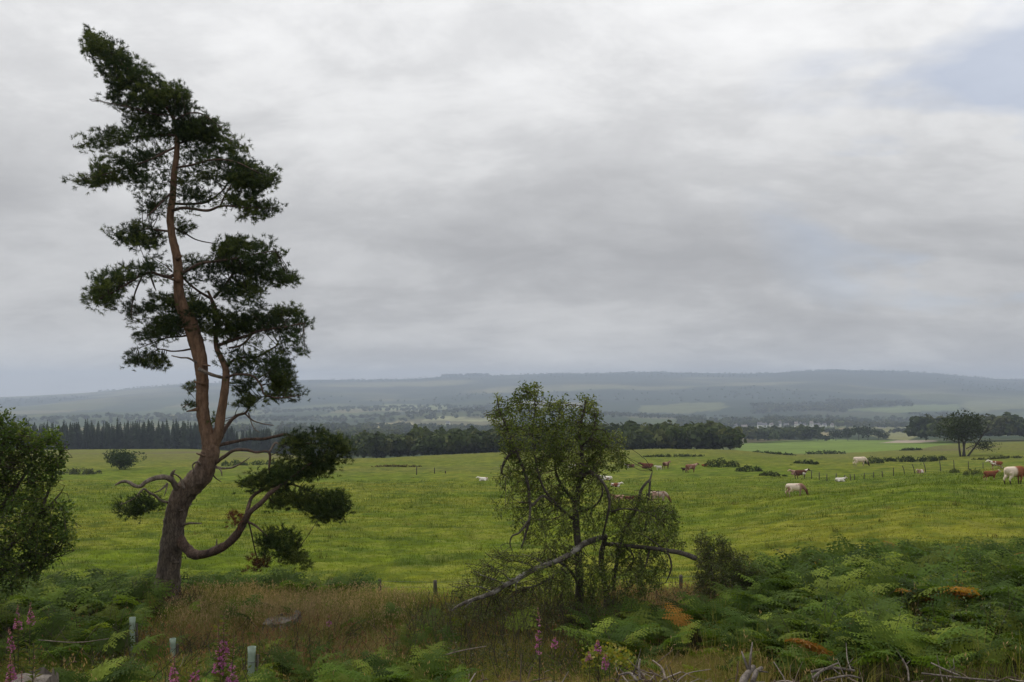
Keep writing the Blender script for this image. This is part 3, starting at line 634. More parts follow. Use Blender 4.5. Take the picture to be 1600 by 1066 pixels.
def leafpad(parent, D, base_L, poly, dd, thick, n, colors, L=.045, W=.028, droop=0.0, name='foliage', twigs=.05, tL=.5, mat='leaf', sprays=True, outmax=9):
    sh = poly_pts(poly, max(6, n // 26)); ed = edge_dist(sh, poly) * D / F
    dep = dd + rng.normal(size=len(sh)) * np.minimum(thick, ed + .08)
    cen = np.stack([P(x, y, D + e_) for (x, y), e_ in zip(sh, dep)])
    idx = rng.integers(len(sh), size=n)
    # every shoot is a drooping or rising spray carrying its leaves
    sd = unit(np.stack([rng.normal(size=len(sh)), rng.normal(size=len(sh)), (-1.6 * droop + (1 - droop) * .9) + .35 * rng.normal(size=len(sh))], 1))
    ln = tL * rng.uniform(.5, 1.1, len(sh))
    t = rng.random(n)
    pos = cen[idx] + sd[idx] * ((t - .5) * ln[idx])[:, None] + rng.normal(size=(n, 3)) * .035
    q = np.stack([800 + pos[:, 0] / pos[:, 1] * F, HORIZON + (EYE - pos[:, 2]) / pos[:, 1] * F], 1)
    keep = in_poly(q, poly) | (edge_dist(q, poly) < outmax)
    pos = pos[keep]; ix = idx[keep]; m = len(pos)
    d = unit(sd[ix] * .8 + randdir(m) + np.array([0, 0, -.25]))
    c = colors[rng.integers(len(colors), size=len(sh))][ix] * rng.uniform(.7, 1.3, (m, 1))
    k = rng.uniform(.7, 1.25, m)
    f = MB(); leaves(f, pos, d, L * k, W * k, c)
    o = f.build(name, M[mat], parent)
    tw = MB()
    tipq = cen + sd * (ln * .5)[:, None]; tipq = np.stack([800 + tipq[:, 0] / tipq[:, 1] * F, HORIZON + (EYE - tipq[:, 2]) / tipq[:, 1] * F], 1)
    okt = in_poly(tipq, poly) | (edge_dist(tipq, poly) < outmax)
    for i in range(len(sh)):
        if not okt[i]: continue
        a, b = cen[i] - sd[i] * ln[i] * .5, cen[i] + sd[i] * ln[i] * .5
        if base_L is not None and rng.random() < .75:
            dv = np.linalg.norm(base_L - a, axis=1); j = int(np.argmin(dv))
            if dv[j] < 1.2:
                tube(tw, smooth_path([[*base_L[j], .007], [*((base_L[j] + a) / 2 + rng.normal(size=3) * .04), .006], [*a, .005]], 2), 3, cap=False)
        tube(tw, np.array([[*a, .005], [*((a + b) / 2 + rng.normal(size=3) * .02), .004], [*b, .002]]), 3, cap=False)
    tw.build('twigs', M['twig'], o, kind='stuff')
    return o
for poly, dd, th, n, dr in (
 ([(778, 619), (786, 628), (800, 630), (806, 618), (814, 603), (834, 600), (846, 610), (846, 632), (856, 650), (858, 700), (850, 740), (838, 765), (815, 745), (800, 715), (784, 690), (772, 672), (768, 650)], -.5, .7, 3600, .1),
 ([(770, 640), (785, 690), (800, 710), (812, 735), (800, 800), (790, 815), (775, 800), (776, 745), (786, 712)], -.7, .4, 520, .9),
 ([(852, 622), (866, 628), (880, 624), (895, 642), (904, 642), (909, 621), (925, 624), (936, 646), (936, 667), (940, 700), (935, 730), (915, 748), (885, 752), (862, 735), (850, 700), (848, 655)], .1, .8, 4600, .1),
 ([(930, 668), (952, 676), (972, 673), (974, 698), (977, 725), (962, 735), (943, 737), (930, 720)], .2, .5, 1100, .4),
 ([(800, 745), (850, 750), (900, 750), (940, 745), (960, 775), (960, 835), (920, 840), (870, 852), (820, 850), (800, 815)], -.1, .9, 1900, .9),
 ([(956, 781), (988, 781), (1019, 777), (1051, 793), (1062, 826), (1062, 856), (1035, 870), (1000, 858), (960, 850), (955, 815)], 0, .6, 2100, .7),
 ([(955, 855), (1000, 860), (1040, 872), (1045, 895), (1010, 930), (970, 945), (930, 930), (925, 880)], 0, .6, 1700, .8),
 ([(840, 855), (900, 862), (930, 860), (930, 945), (900, 960), (862, 935), (835, 900)], -.5, .5, 1000, .9)):
    leafpad(birch, BD, bL, poly, dd, th, int(n * (1.5 if poly[0][1] < 700 else 3.0 if poly[0][0] < 900 else 2.1)), BC, .052, .03, dr)
# dead twiggy spray around the torn limb
for poly, dd, n in (([(742, 872), (775, 866), (815, 862), (850, 872), (845, 888), (806, 906), (770, 926), (735, 930), (705, 940), (735, 900)], -1.4, 900), ([(720, 945), (770, 930), (810, 912), (850, 895), (870, 910), (830, 950), (790, 965), (740, 970)], -1.2, 1000)):
    leafpad(birch, BD, bL, poly, dd, .5, n * 3, BC * .9, .036, .02, .5, 'dead_spray', tL=.6)

# ------------------------------------------------------------------ leafy tree at the left edge, and the shrub
def leafy(name, D, base_px, label, cat, trunks, polys, colors, L, W, **kw):
    b = P(base_px[0], base_px[1], D); b[2] = float(gz(base_px[0], D))
    t = thing(name, b, label, cat); LL = []
    for r in trunks:
        r = list(r); p = bpath(r, 5, D); q = MB(); tube(q, p, 7, rough=.1); q.build('trunk' if r[0][2] > 7 else 'limb', M['birch_bark'], t, True); LL.append(p[:, :3])
    LL = np.vstack(LL)
    for poly, dd, th, n, dr in polys: leafpad(t, D, LL, poly, dd, th, n, colors, L, W, dr, **kw)
    return t
LC = 1.25 * np.array([(.045, .078, .016), (.065, .105, .02), (.035, .06, .014), (.095, .13, .028)])
leafy('leafy_tree', 15, (-30, 985), 'bushy broadleaf tree cut off by the left edge', 'tree',
 [[(-34, 1000, 22), (-32, 940, 18), (-26, 880, 16), (-20, 820, 13), (-10, 760, 10), (2, 710, 4), (8, 665, 2)],
  [(-28, 905, 9), (0, 870, 7), (30, 840, 6), (55, 815, 5), (78, 790, 3.5), (95, 770, 2)],
  [(-22, 830, 8), (5, 790, 6), (30, 755, 5), (50, 725, 4), (75, 690, 2)], [(-28, 900, 8), (10, 890, 6), (50, 880, 4), (80, 865, 2)],
  [(60, 808, 5), (75, 770, 4), (85, 730, 3), (97, 702, 1.5)]],
 [([(-140, 660), (-60, 640), (-10, 650), (0, 640), (14, 645), (12, 666), (30, 660), (42, 666), (46, 690), (40, 720), (30, 740), (0, 760), (-60, 770), (-140, 760)], 0, 1.0, 10500, .0),
  ([(38, 690), (46, 680), (66, 684), (84, 672), (88, 690), (70, 704), (58, 700), (60, 720), (80, 706), (98, 694), (99, 712), (88, 742), (80, 758), (66, 764), (50, 760), (40, 730)], -.2, .6, 2200, .0),
  ([(-140, 750), (0, 745), (50, 752), (75, 770), (88, 790), (80, 810), (86, 835), (92, 858), (75, 880), (60, 905), (0, 930), (-140, 940)], 0, 1.1, 17000, .2),
  ([(80, 785), (100, 780), (114, 800), (104, 822), (120, 838), (108, 852), (88, 848), (78, 820)], -.3, .4, 900, .2)], LC, .062, .036, tL=.55)
SC = np.array([(.06, .08, .025), (.075, .095, .03), (.05, .065, .022), (.09, .10, .03)])
leafy('willow_shrub', 19, (1125, 948), 'upright thin leaved shrub right of the broken limb stub', 'shrub',
 [[(1122, 975, 7.5), (1116, 930, 4), (1112, 890, 2.4), (1104, 850, 1.2)], [(1126, 975, 4), (1129, 925, 3), (1127, 885, 2), (1130, 850, 1)], [(1130, 975, 4), (1142, 930, 3), (1148, 890, 1.8), (1156, 868, 1)]],
 [([(1090, 842), (1102, 834), (1114, 852), (1126, 840), (1138, 858), (1152, 860), (1166, 872), (1172, 900), (1165, 945), (1120, 955), (1092, 940), (1086, 900)], 0, .6, 8500, .0),
  ([(1165, 895), (1185, 888), (1200, 905), (1195, 935), (1165, 940)], -.1, .4, 1800, 0)], SC, .06, .02, tL=.5)

# ------------------------------------------------------------------ distant trees and bushes
def crown_pts(n, w, h, lobes, seed):
    r = np.random.default_rng(seed)
    c = r.normal(size=(lobes, 3)); c = unit(c) * r.uniform(.25, .68, (lobes, 1)); c[:, 2] = c[:, 2] * .8
    rad = r.uniform(.26, .46, lobes)
    i = r.integers(lobes, size=n); d = unit(r.normal(size=(n, 3)))
    p = c[i] + d * (rad[i] * r.uniform(.72, 1.05, n))[:, None]
    p[:, :2] *= w * .5; p[:, 2] = (p[:, 2] * .5 + .5) * h
    return p, d
def broadleaf_proto(seed, n=170, w=1.0, h=1.0, leaf=.10, trunk=True, low=.12):
    r = np.random.default_rng(seed)
    p, d = crown_pts(n, w, h * (1 - low), 9, seed); p[:, 2] += low * h
    nn = unit(d + r.normal(size=(n, 3)) * .5); s = unit(np.cross(nn, r.normal(size=(n, 3)))); u = np.cross(nn, s)
    L = leaf * r.uniform(.6, 1.3, (n, 1))
    V = np.stack([p - s * L, p - u * L * .7, p + s * L, p + u * L * .7], 1).reshape(-1, 3)
    f = np.arange(n * 4).reshape(-1, 4)
    c = np.repeat(r.uniform(.75, 1.3, (n, 1)), 4, 0)
    return V, f, c
def conifer_proto(seed, whorls=15):
    r = np.random.default_rng(seed); V = []; 
    for k in range(whorls):
        t = k / (whorls - 1); z = .12 + .88 * t; rad = (.02 + .15 * (1 - t) ** .8) * r.uniform(.8, 1.15); m = 8 if t < .8 else 5
        for a in range(m):
            an = 2 * math.pi * (a + r.random() * .7) / m; d = np.array([math.cos(an), math.sin(an), 0]); s = np.array([-d[1], d[0], 0]); q = rad * r.uniform(.75, 1.2)
            top = np.array([0, 0, z + .03]); tip = d * q + np.array([0, 0, z - .05 - .04 * (1 - t)])
            V += [top, top * .4 + tip * .6 + s * q * .42, tip, top * .4 + tip * .6 - s * q * .42]
    V = np.array(V); n = len(V) // 4
    return V, np.arange(n * 4).reshape(-1, 4), np.repeat(r.uniform(.75, 1.25, (n, 1)), 4, 0)
BP = [broadleaf_proto(100 + i) for i in range(8)]
BPs = [broadleaf_proto(300 + i, 70, leaf=.15) for i in range(6)]
CP = [conifer_proto(200 + i) for i in range(6)]
def plant(mb, protos, base, w, h, col):
    for i in range(len(base)):
        V, f, c = protos[int(rng.integers(len(protos)))]
        a = rng.random() * 6.283; ca, sa = math.cos(a), math.sin(a)
        X = np.stack([(V[:, 0] * ca - V[:, 1] * sa) * w[i], (V[:, 0] * sa + V[:, 1] * ca) * w[i], V[:, 2] * h[i]], 1) + base[i]
        mb.add(X, f, c * col[i])
def wood(name, label, cat, specs, protos, colors, aspect, kind='stuff'):
    mb = MB()
    for (x0, x1, D0, D1, n, h0, h1) in specs:
        px = rng.uniform(x0, x1, n); D = np.sqrt(rng.uniform(D0 ** 2, D1 ** 2, n))
        if D0 > 3200 and n > 900:     # plantations follow the dark moor patches
            k = fbm((px - 800) / F * D * .0011, D * .0016, 55, 4) > .56; px, D = px[k], D[k]; n = len(px)
        h = rng.uniform(h0, h1, n); b = G(px, D); b[:, 2] -= h * .05
        c = colors[rng.integers(len(colors), size=n)] * rng.uniform(.8, 1.2, (n, 1))
        plant(mb, protos, b, h * rng.uniform(.7, 1.3, n) * aspect, h, c)
    return mb.build(name, M['farleaf'], kind=kind, label=label, cat=cat)
DK = np.array([(.046, .066, .02), (.062, .082, .025), (.038, .054, .019), (.078, .09, .03)])
CK = np.array([(.026, .038, .022), (.032, .045, .025), (.022, .032, .02)])
wood('conifer_wood', 'dark dense conifer plantation along the far left edge of the pasture', 'forest',
     [(-500, 330, 425, 445, 210, 9.5, 14.5), (-500, 330, 440, 530, 460, 11, 16.5), (330, 548, 428, 445, 60, 10, 13.5), (330, 548, 445, 540, 150, 10, 14)], CP, CK, 1.15)
wood('broadleaf_wood', 'dark broadleaf wood behind the field, left of the storm damaged tree', 'forest',
     [(575, 800, 262, 275, 40, 7.5, 9), (555, 800, 275, 330, 110, 8, 10.5), (640, 830, 300, 380, 90, 11, 14.5), (548, 640, 330, 420, 60, 9, 13)], BP, DK, .95)
wood('broadleaf_wood', 'dark broadleaf wood behind the cattle, right of the storm damaged tree', 'forest',
     [(800, 1148, 270, 285, 62, 7.5, 10), (800, 1146, 285, 340, 130, 10, 12.5), (900, 1120, 320, 400, 80, 13, 15.5)], BP, DK, .95)
wood('broadleaf_wood', 'dark wood on the right rising behind the lone multi stemmed tree', 'forest',
     [(1425, 1800, 455, 480, 55, 12, 16), (1432, 1800, 480, 560, 80, 14, 19), (1560, 1800, 440, 470, 16, 14, 18)], BP, DK * .9, 1.05)
rngs = [(480, 1010, 560, 950, 300, 7, 13), (380, 620, 700, 1100, 120, 8, 14), (1000, 1275, 640, 780, 150, 10, 15), (1080, 1262, 780, 1000, 190, 6, 9), (1060, 1330, 1080, 1380, 40, 4, 7), (1060, 1330, 1440, 1750, 260, 11, 16), (1330, 1430, 1380, 1560, 60, 9, 14), (1190, 1640, 1600, 2100, 330, 10, 16),
        (1175, 1330, 2450, 2900, 260, 12, 19), (1290, 1425, 2700, 3200, 220, 12, 19), (300, 1060, 1150, 1500, 430, 9, 14), (380, 1100, 1900, 2300, 420, 9, 14), (380, 800, 2600, 3000, 300, 10, 15), (-300, 380, 1800, 2300, 260, 10, 15), (1420, 1800, 1200, 1700, 120, 9, 14), (-300, 1800, 3300, 6200, 3000, 9, 14), (690, 765, 6300, 6480, 90, 18, 30), (540, 620, 6350, 6490, 50, 10, 20), (830, 1040, 6350, 6490, 110, 8, 17), (1180, 1320, 6350, 6490, 80, 8, 16), (150, 420, 6300, 6490, 120, 8, 18), (1400, 1640, 6300, 6480, 90, 8, 16)]
wood('valley_wood', 'hazy belts of small trees across the valley floor', 'woodland', rngs, BPs, DK, 1.1)
# hedgerow lines
mb = MB()
for x0, D0, x1, D1, n in ((560, 1100, 980, 1250, 90), (1000, 2300, 1140, 2350, 40), (1240, 1150, 1430, 1080, 60), (620, 2200, 900, 2100, 70), (1420, 2300, 1700, 2350, 60), (1330, 1900, 1500, 2000, 40), (200, 2100, 600, 2300, 60)):
    t = np.sort(rng.random(n)); D = D0 + (D1 - D0) * t; b = G(x0 + (x1 - x0) * t, D); h = rng.uniform(4, 9, n)
    plant(mb, BPs, b, h * 1.3, h, DK[rng.integers(4, size=n)])
mb.build('hedgerow', M['farleaf'], label='thin dark hedges between the fields far down the valley', cat='hedge', kind='stuff')

# single trees
def far_tree(name, px, D, wpx, hpx, label, cat, stems, group=None, seed=0, col=(.05, .075, .028), n=900, leaf=.045, low=.1, lobes=14):
    b = G(px, D); h = hpx * D / F * 1.1; w = wpx * D / F * 1.25
    t = thing(name, b, label, cat, group)
    if stems:
        q = MB(); r = np.random.default_rng(seed + 5)
        for k in range(stems):
            a = r.random() * 6.28; s = r.uniform(.1, .3) * w if stems > 1 else .05 * w
            top = np.array([math.cos(a) * s + (k - (stems - 1) / 2) * w * .16, math.sin(a) * s, h * r.uniform(.6, .75)])
            o0 = np.array([(k - (stems - 1) / 2) * w * .035, 0, 0])
            tube(q, smooth_path([[*(b + o0 + [0, 0, -.2]), h * .022], [*(b + o0 + top * .3 + [0, 0, 0]), h * .017], [*(b + o0 * .5 + top * .65), h * .012], [*(b + top), h * .005]], 4), 6, rough=.1)
            for m_ in range(4):
                st = b + o0 * .5 + top * (.4 + .12 * m_); en = st + np.array([r.normal() * w * .16, r.normal() * w * .16, h * .16])
                tube(q, np.array([[*st, h * .009], [*((st + en) / 2 + [0, 0, h * .01]), h * .006], [*en, h * .003]]), 5)
        q.build('trunk', M['birch_bark'], t, True)
    rs = np.random.default_rng(seed)
    p, d = crown_pts(n, w, h * (1 - low), lobes, seed); p[:, 2] += low * h
    f = MB(); cc = np.asarray(col) * rs.uniform(.6, 1.35, (n, 1))
    dd = unit(d + rng.normal(size=(n, 3)) * .8)
    leaves(f, p + b, dd, leaf * w * rs.uniform(.6, 1.4, n), leaf * w * .8, cc)
    f.build('crown', M['farleaf'], t)
    return t
D_ = solveD(192, 734)
far_tree('round_tree', 192, D_, 52, 32, 'lone round hawthorn tree in the pasture left of the pine', 'tree', 3, seed=2, n=3000, leaf=.04, low=-.12, lobes=26, col=(.045, .07, .026))
# multi stemmed tree on the right
D_ = solveD(1508, 713)
t = far_tree('lone_tree', 1506, D_, 78, 69, 'lone dark tree with several slim stems standing right of the hedge', 'tree', 4, seed=9, n=2600, leaf=.034, low=.2, lobes=26, col=(.042, .058, .022))
f = MB(); b = G(1506, D_); n = 260; k = D_ / F
n = 700; p = rng.normal(size=(n, 3)) * np.array([9, 7, 4]) * k + b + np.array([32 * k, 0, 17 * k])
leaves(f, p, randdir(n), 2.0 * k, 1.5 * k, np.array((.04, .056, .022)) * rng.uniform(.6, 1.3, (n, 1))); f.build('crown', M['farleaf'], t, label='low side bough of leaves')
q = MB(); tube(q, smooth_path([[*(b + np.array([4, 0, 12]) * k), .1], [*(b + np.array([18, 0, 18]) * k), .07], [*(b + np.array([40, 0, 19]) * k), .03]], 4), 5); q.build('limb', M['birch_bark'], t)
# row of trees at the back of the bright green field
ROW = [(1278, 12, 14, 'small round'), (1290, 12, 8, 'low wide'), (1306, 18, 16, 'dense dark'), (1325, 20, 19, 'broad dark'), (1342, 16, 22, 'tallest dark'), (1356, 18, 24, 'tall heavy'), (1372, 16, 17, 'medium uneven'), (1386, 10, 10, 'smallest')]
PLACE = ['first from the left end of the row', 'second from the left end of the row', 'third from the left of the row', 'fourth from the left in the row', 'near the middle right of the row', 'just left of the row end pair', 'last but one on the right of the row', 'right end of the row']
for i, ((px, w, h, ad), pl) in enumerate(zip(ROW, PLACE)):
    far_tree('field_tree', px, 655 + 8 * (i % 3), w * 1.25, h * 1.1, f'{ad} tree behind the bright green field, {pl}'.replace('behind the bright green field', 'by the green field'), 'tree', 1, 'trees behind the bright green field', seed=40 + i, n=260, leaf=.12, low=.05, lobes=8, col=(.04, .058, .026))
# gorse and bramble bushes on the pasture
def bush(name, px, py, wpx, hpx, label, seed, col=(.042, .06, .02), group='dark bushes on the pasture', stretch=1.0, n=520, leaf=.05):
    n = int(n * 1.8)
    D = solveD(px, py); b = G(px, D); k = D / F
    r = np.random.default_rng(seed); f = MB(); m = max(5, int(wpx / hpx * 2.5))
    cx = np.linspace(-.5, .5, m) + r.normal(size=m) * .05
    i = r.integers(m, size=n); ph = unit(r.normal(size=(n, 3)))
    hh = hpx * (1 - (np.abs(cx) * 1.7) ** 2 * .6) * r.uniform(.65, 1.1, m)
    rad = np.stack([wpx / m * 1.3 + 0 * hh, hh * .9, hh], 1)[i]
    pos = np.stack([cx[i] * wpx * .82, r.normal(size=m)[i] * hpx * .35, 0 * ph[:, 0]], 1) + ph * rad * r.uniform(.75, 1.02, (n, 1)) * np.array([.75, .75, .95])
    pos[:, 2] = np.abs(pos[:, 2]) - .05 * hpx
    pos = pos * k + b; pos[:, 2] += gz(800 + pos[:, 0] / pos[:, 1] * F, pos[:, 1]) - b[2]
    leaves(f, pos, unit(ph + r.normal(size=(n, 3)) * .6 + [0, 0, .3]), leaf * 42 * k * r.uniform(.6, 1.4, n), leaf * 28 * k, np.asarray(col) * r.uniform(.6, 1.4, (n, 1)))
    return f.build(name, M['farleaf'], origin=tuple(b), label=label, cat='bush', group=group)
bush('gorse_bush', 1128, 729, 50, 19, 'large dark gorse bush right of the group of roan cattle', 1, n=800)
bush('gorse_bush', 1170, 737, 34, 13, 'rounded gorse bush at the right foot of the large one', 2, n=500)
bush('gorse_bush', 1205, 744, 36, 9, 'low straggling olive bush sloping toward the dark brown cow', 3, (.06, .075, .028), n=420)
bush('gorse_bush', 1425, 722, 125, 11, 'long dark bank of gorse left of the lone multi stemmed tree', 4, n=1500)
bush('gorse_bush', 1362, 724, 26, 12, 'small dark bush touching the pale cow grazing by the bank', 5, n=300)
bush('gorse_bush', 1260, 725, 44, 7, 'low dark scrub patch left of the pale cow by the bank', 6, n=400)
bush('gorse_bush', 1290, 710, 70, 7, 'flat dark bush on the near edge of the bright green field', 7, n=420)
bush('gorse_bush', 1212, 710, 70, 4, 'thin line of scrub at the left corner of the bright green field', 8, n=360)
bush('gorse_bush', 1560, 717, 90, 5, 'rushy dark strip behind the brown and white cow on the right', 9, (.06, .07, .03), n=400)
bush('gorse_bush', 1425, 704, 36, 5, 'dark flat scrub right of the bright green field', 10, n=260)
bush('gorse_bush', 1050, 714, 110, 5, 'thin low hedge on the brow behind the resting cattle', 11, n=500)
bush('bracken_patch', 122, 741, 70, 12, 'grey green bracken patch beside the round hawthorn', 12, (.075, .09, .05), n=800)
bush('gorse_bush', 362, 728, 26, 12, 'small round bush seen behind the pine trunk', 13, (.05, .075, .03), n=300)
bush('gorse_bush', 405, 727, 60, 9, 'low bushy line between the pine trunk and its right bough', 14, (.055, .08, .03), n=420)
bush('gorse_bush', 620, 730, 80, 3.5, 'dry brown sedge strip left of the pair of posts', 15, (.12, .10, .05), n=380)
bush('rush_clump', 1521, 742, 22, 12, 'tall rush clump just left of the red calf', 16, (.09, .11, .035), n=300)
bush('rush_clump', 1491, 739, 14, 8, 'small rush clump at the foot of a leaning post', 17, (.09, .11, .035), n=200)

# ------------------------------------------------------------------ houses of the far village
HC = [(.75, .73, .68), (.70, .70, .68), (.62, .58, .52), (.78, .76, .72)]
def house(px, D, wpx, hpx, label, col, roof=(.13, .13, .14), yaw=0.3, name='village_house'):
    k = D / F; w = wpx * k; h = hpx * k; d = w * .6; b = G(px, D); b[2] += .6
    mb = MB(); x, y = w / 2, d / 2
    V = [(-x, -y, -2), (x, -y, -2), (x, y, -2), (-x, y, -2), (-x, -y, h * .55), (x, -y, h * .55), (x, y, h * .55), (-x, y, h * .55), (-x, 0, h), (x, 0, h)]
    o = x + w * .04; yo = y * 1.12; e = h * .53
    R = [(-o, -yo, e), (o, -yo, e), (o, 0, h * 1.03), (-o, 0, h * 1.03), (o, yo, e), (-o, yo, e)]
    ca, sa = math.cos(yaw), math.sin(yaw); rot = lambda L_: np.array([(p[0] * ca - p[1] * sa, p[0] * sa + p[1] * ca, p[2]) for p in L_]) + b
    mb.add(rot(V), [np.array([[0, 1, 5, 4], [1, 2, 6, 5], [2, 3, 7, 6], [3, 0, 4, 7]]), np.array([[4, 7, 8], [6, 5, 9]])], col)
    mb.add(rot(R), np.array([[0, 1, 2, 3], [3, 2, 4, 5]]), roof)
    c0 = [(x * .6, -w * .05, h * .9), (x * .75, -w * .05, h * .9), (x * .75, w * .05, h * .9), (x * .6, w * .05, h * .9)]
    mb.add(rot(c0 + [(p[0], p[1], h * 1.22) for p in c0]), np.array([[0, 1, 5, 4], [1, 2, 6, 5], [2, 3, 7, 6], [3, 0, 4, 7], [4, 5, 6, 7]]), (.3, .24, .2))
    for q in (-.55, -.1, .4):
        s = w * .06; z0, z1 = h * .18, h * .4
        mb.add(rot([(q * x - s, -y - .04, z0), (q * x + s, -y - .04, z0), (q * x + s, -y - .04, z1), (q * x - s, -y - .04, z1)]), np.array([[0, 1, 2, 3]]), (.06, .07, .08))
    return mb.build(name, M['house'], origin=tuple(b), label=label, cat='house', group='houses of the far village')
HS = [(1112, 1290, 16, 6, 'long low pale grey house at the left end of the far village', 2), (1128, 1260, 6, 9, 'white gable house near the left end of the far village', 3), (1149, 1250, 7, 8, 'small white house between dark trees left in the village', 0),
      (1163, 1230, 10, 6, 'dull grey cottage low among village trees', 2), (1187, 1190, 8, 10, 'bright white gabled house, brightest left of village centre', 3), (1194, 1230, 10, 7, 'pale house touching the brightest gabled house', 1), (1205, 1210, 8, 7, 'whitish low house in the middle of the village', 0),
      (1218, 1240, 6, 10, 'tall narrow white house in the village centre', 3), (1229, 1220, 9, 6, 'low cream cottage right of the tall narrow house', 2), (1244, 1200, 6, 9, 'white gable right of the village centre', 0), (1249, 1260, 7, 7, 'light grey house behind a white gable', 1),
      (1257, 1210, 5, 6, 'tiny white cottage before the steep roofed house', 3), (1268, 1200, 6, 10, 'steep roofed white house near the village right end', 0), (1276, 1215, 14, 6, 'cream house with long roof beside the straw field', 2), (1288, 1230, 8, 6, 'pale cottage above the straw field', 1), (1300, 1240, 6, 6, 'last white cottage at the right end of the village', 3),
      (1378, 1330, 13, 10, 'large pale pink house standing alone right of the village', 2)]
for i, (px, D, w, h, lb, c) in enumerate(HS):
    house(px, D + 200, w * .85, h * .85, lb, HC[c], (.13, .13, .14) if i % 3 else (.2, .18, .17), rng.uniform(-.9, .9))
house(679, 1500, 8, 5, 'white farmhouse in the hazy fields left of the storm damaged tree', HC[3], yaw=.2, name='farmhouse')
house(700, 1650, 6, 5, 'tiny white cottage far off beside the hazy farmhouse', HC[0], yaw=-.4, name='farmhouse')
house(493, 1150, 6, 5, 'pale cottage peeping above the low right bough of the pine', HC[3], yaw=.6, name='farmhouse')

# ------------------------------------------------------------------ fences
def post(mb_parent, px, py_top, py_bot, lean=0.0, r=.05, D=None):
    D = D or solveD(px, py_bot); b = G(px, D); top = P(px + lean, py_top, D)
    q = MB(); v = top - (b - [0, 0, .25])
    tube(q, np.array([[*(b - [0, 0, .25]), r], [*(b + v * .5), r * .98], [*top, r * .92]]), 7, rough=.08)
    q.build('post', M['post_wood'], mb_parent, False)
    return b, top
def fence(name, label, posts, r, heights=(.35, .65, .92), D=None, rw=.004):
    px = posts[0]; d0 = D or solveD(px[0], px[2]); root = thing(name, G(px[0], d0), label, 'fence')
    ends = [post(root, p[0], p[1], p[2], p[3] if len(p) > 3 else 0, r, D) for p in posts]
    for hh in heights:
        q = MB(); L_ = []
        for (b, t) in ends: L_.append([*(b + (t - b) * hh + [0, -r, 0]), rw])
        tube(q, np.array(L_), 4); q.build('wire', M['wire'], root)
fence('wire_fence', 'post and wire fence along the near edge of the pasture', [(-60, 902, 960), (40, 903, 960), (140, 904, 960), (232, 906, 960), (300, 902, 960), (365, 901, 960), (427, 903, 960), (525, 905, 960), (593, 905, 962), (680, 907, 962), (770, 905, 962), (860, 905, 962), (960, 902, 960), (1064, 899, 955), (1180, 893, 950), (1300, 888, 940)], .058, D=27.0)
fence('leaning_fence', 'old leaning post fence crossing the right side of the pasture', [(1268, 735, 748.5), (1280, 738, 750), (1292, 741, 752), (1306, 740, 752, 1), (1320, 742, 752), (1329, 741, 751, -1), (1335, 741, 750), (1350, 739, 748.5, 1), (1365, 737.5, 747), (1379, 736, 746, -1), (1396, 731, 744), (1414, 728, 741, -4), (1430, 725, 740, -5), (1447, 723, 738.5, -4), (1470, 720, 736.5, -2), (1491, 719, 736, -1), (1513, 721, 734), (1536, 723, 732)], .058, (.85,), rw=.006)
fence('field_posts', 'short line of dark posts left of the resting white calf', [(651, 730, 742), (679, 731, 740), (696, 736, 740)], .09, (.8,), rw=.006)

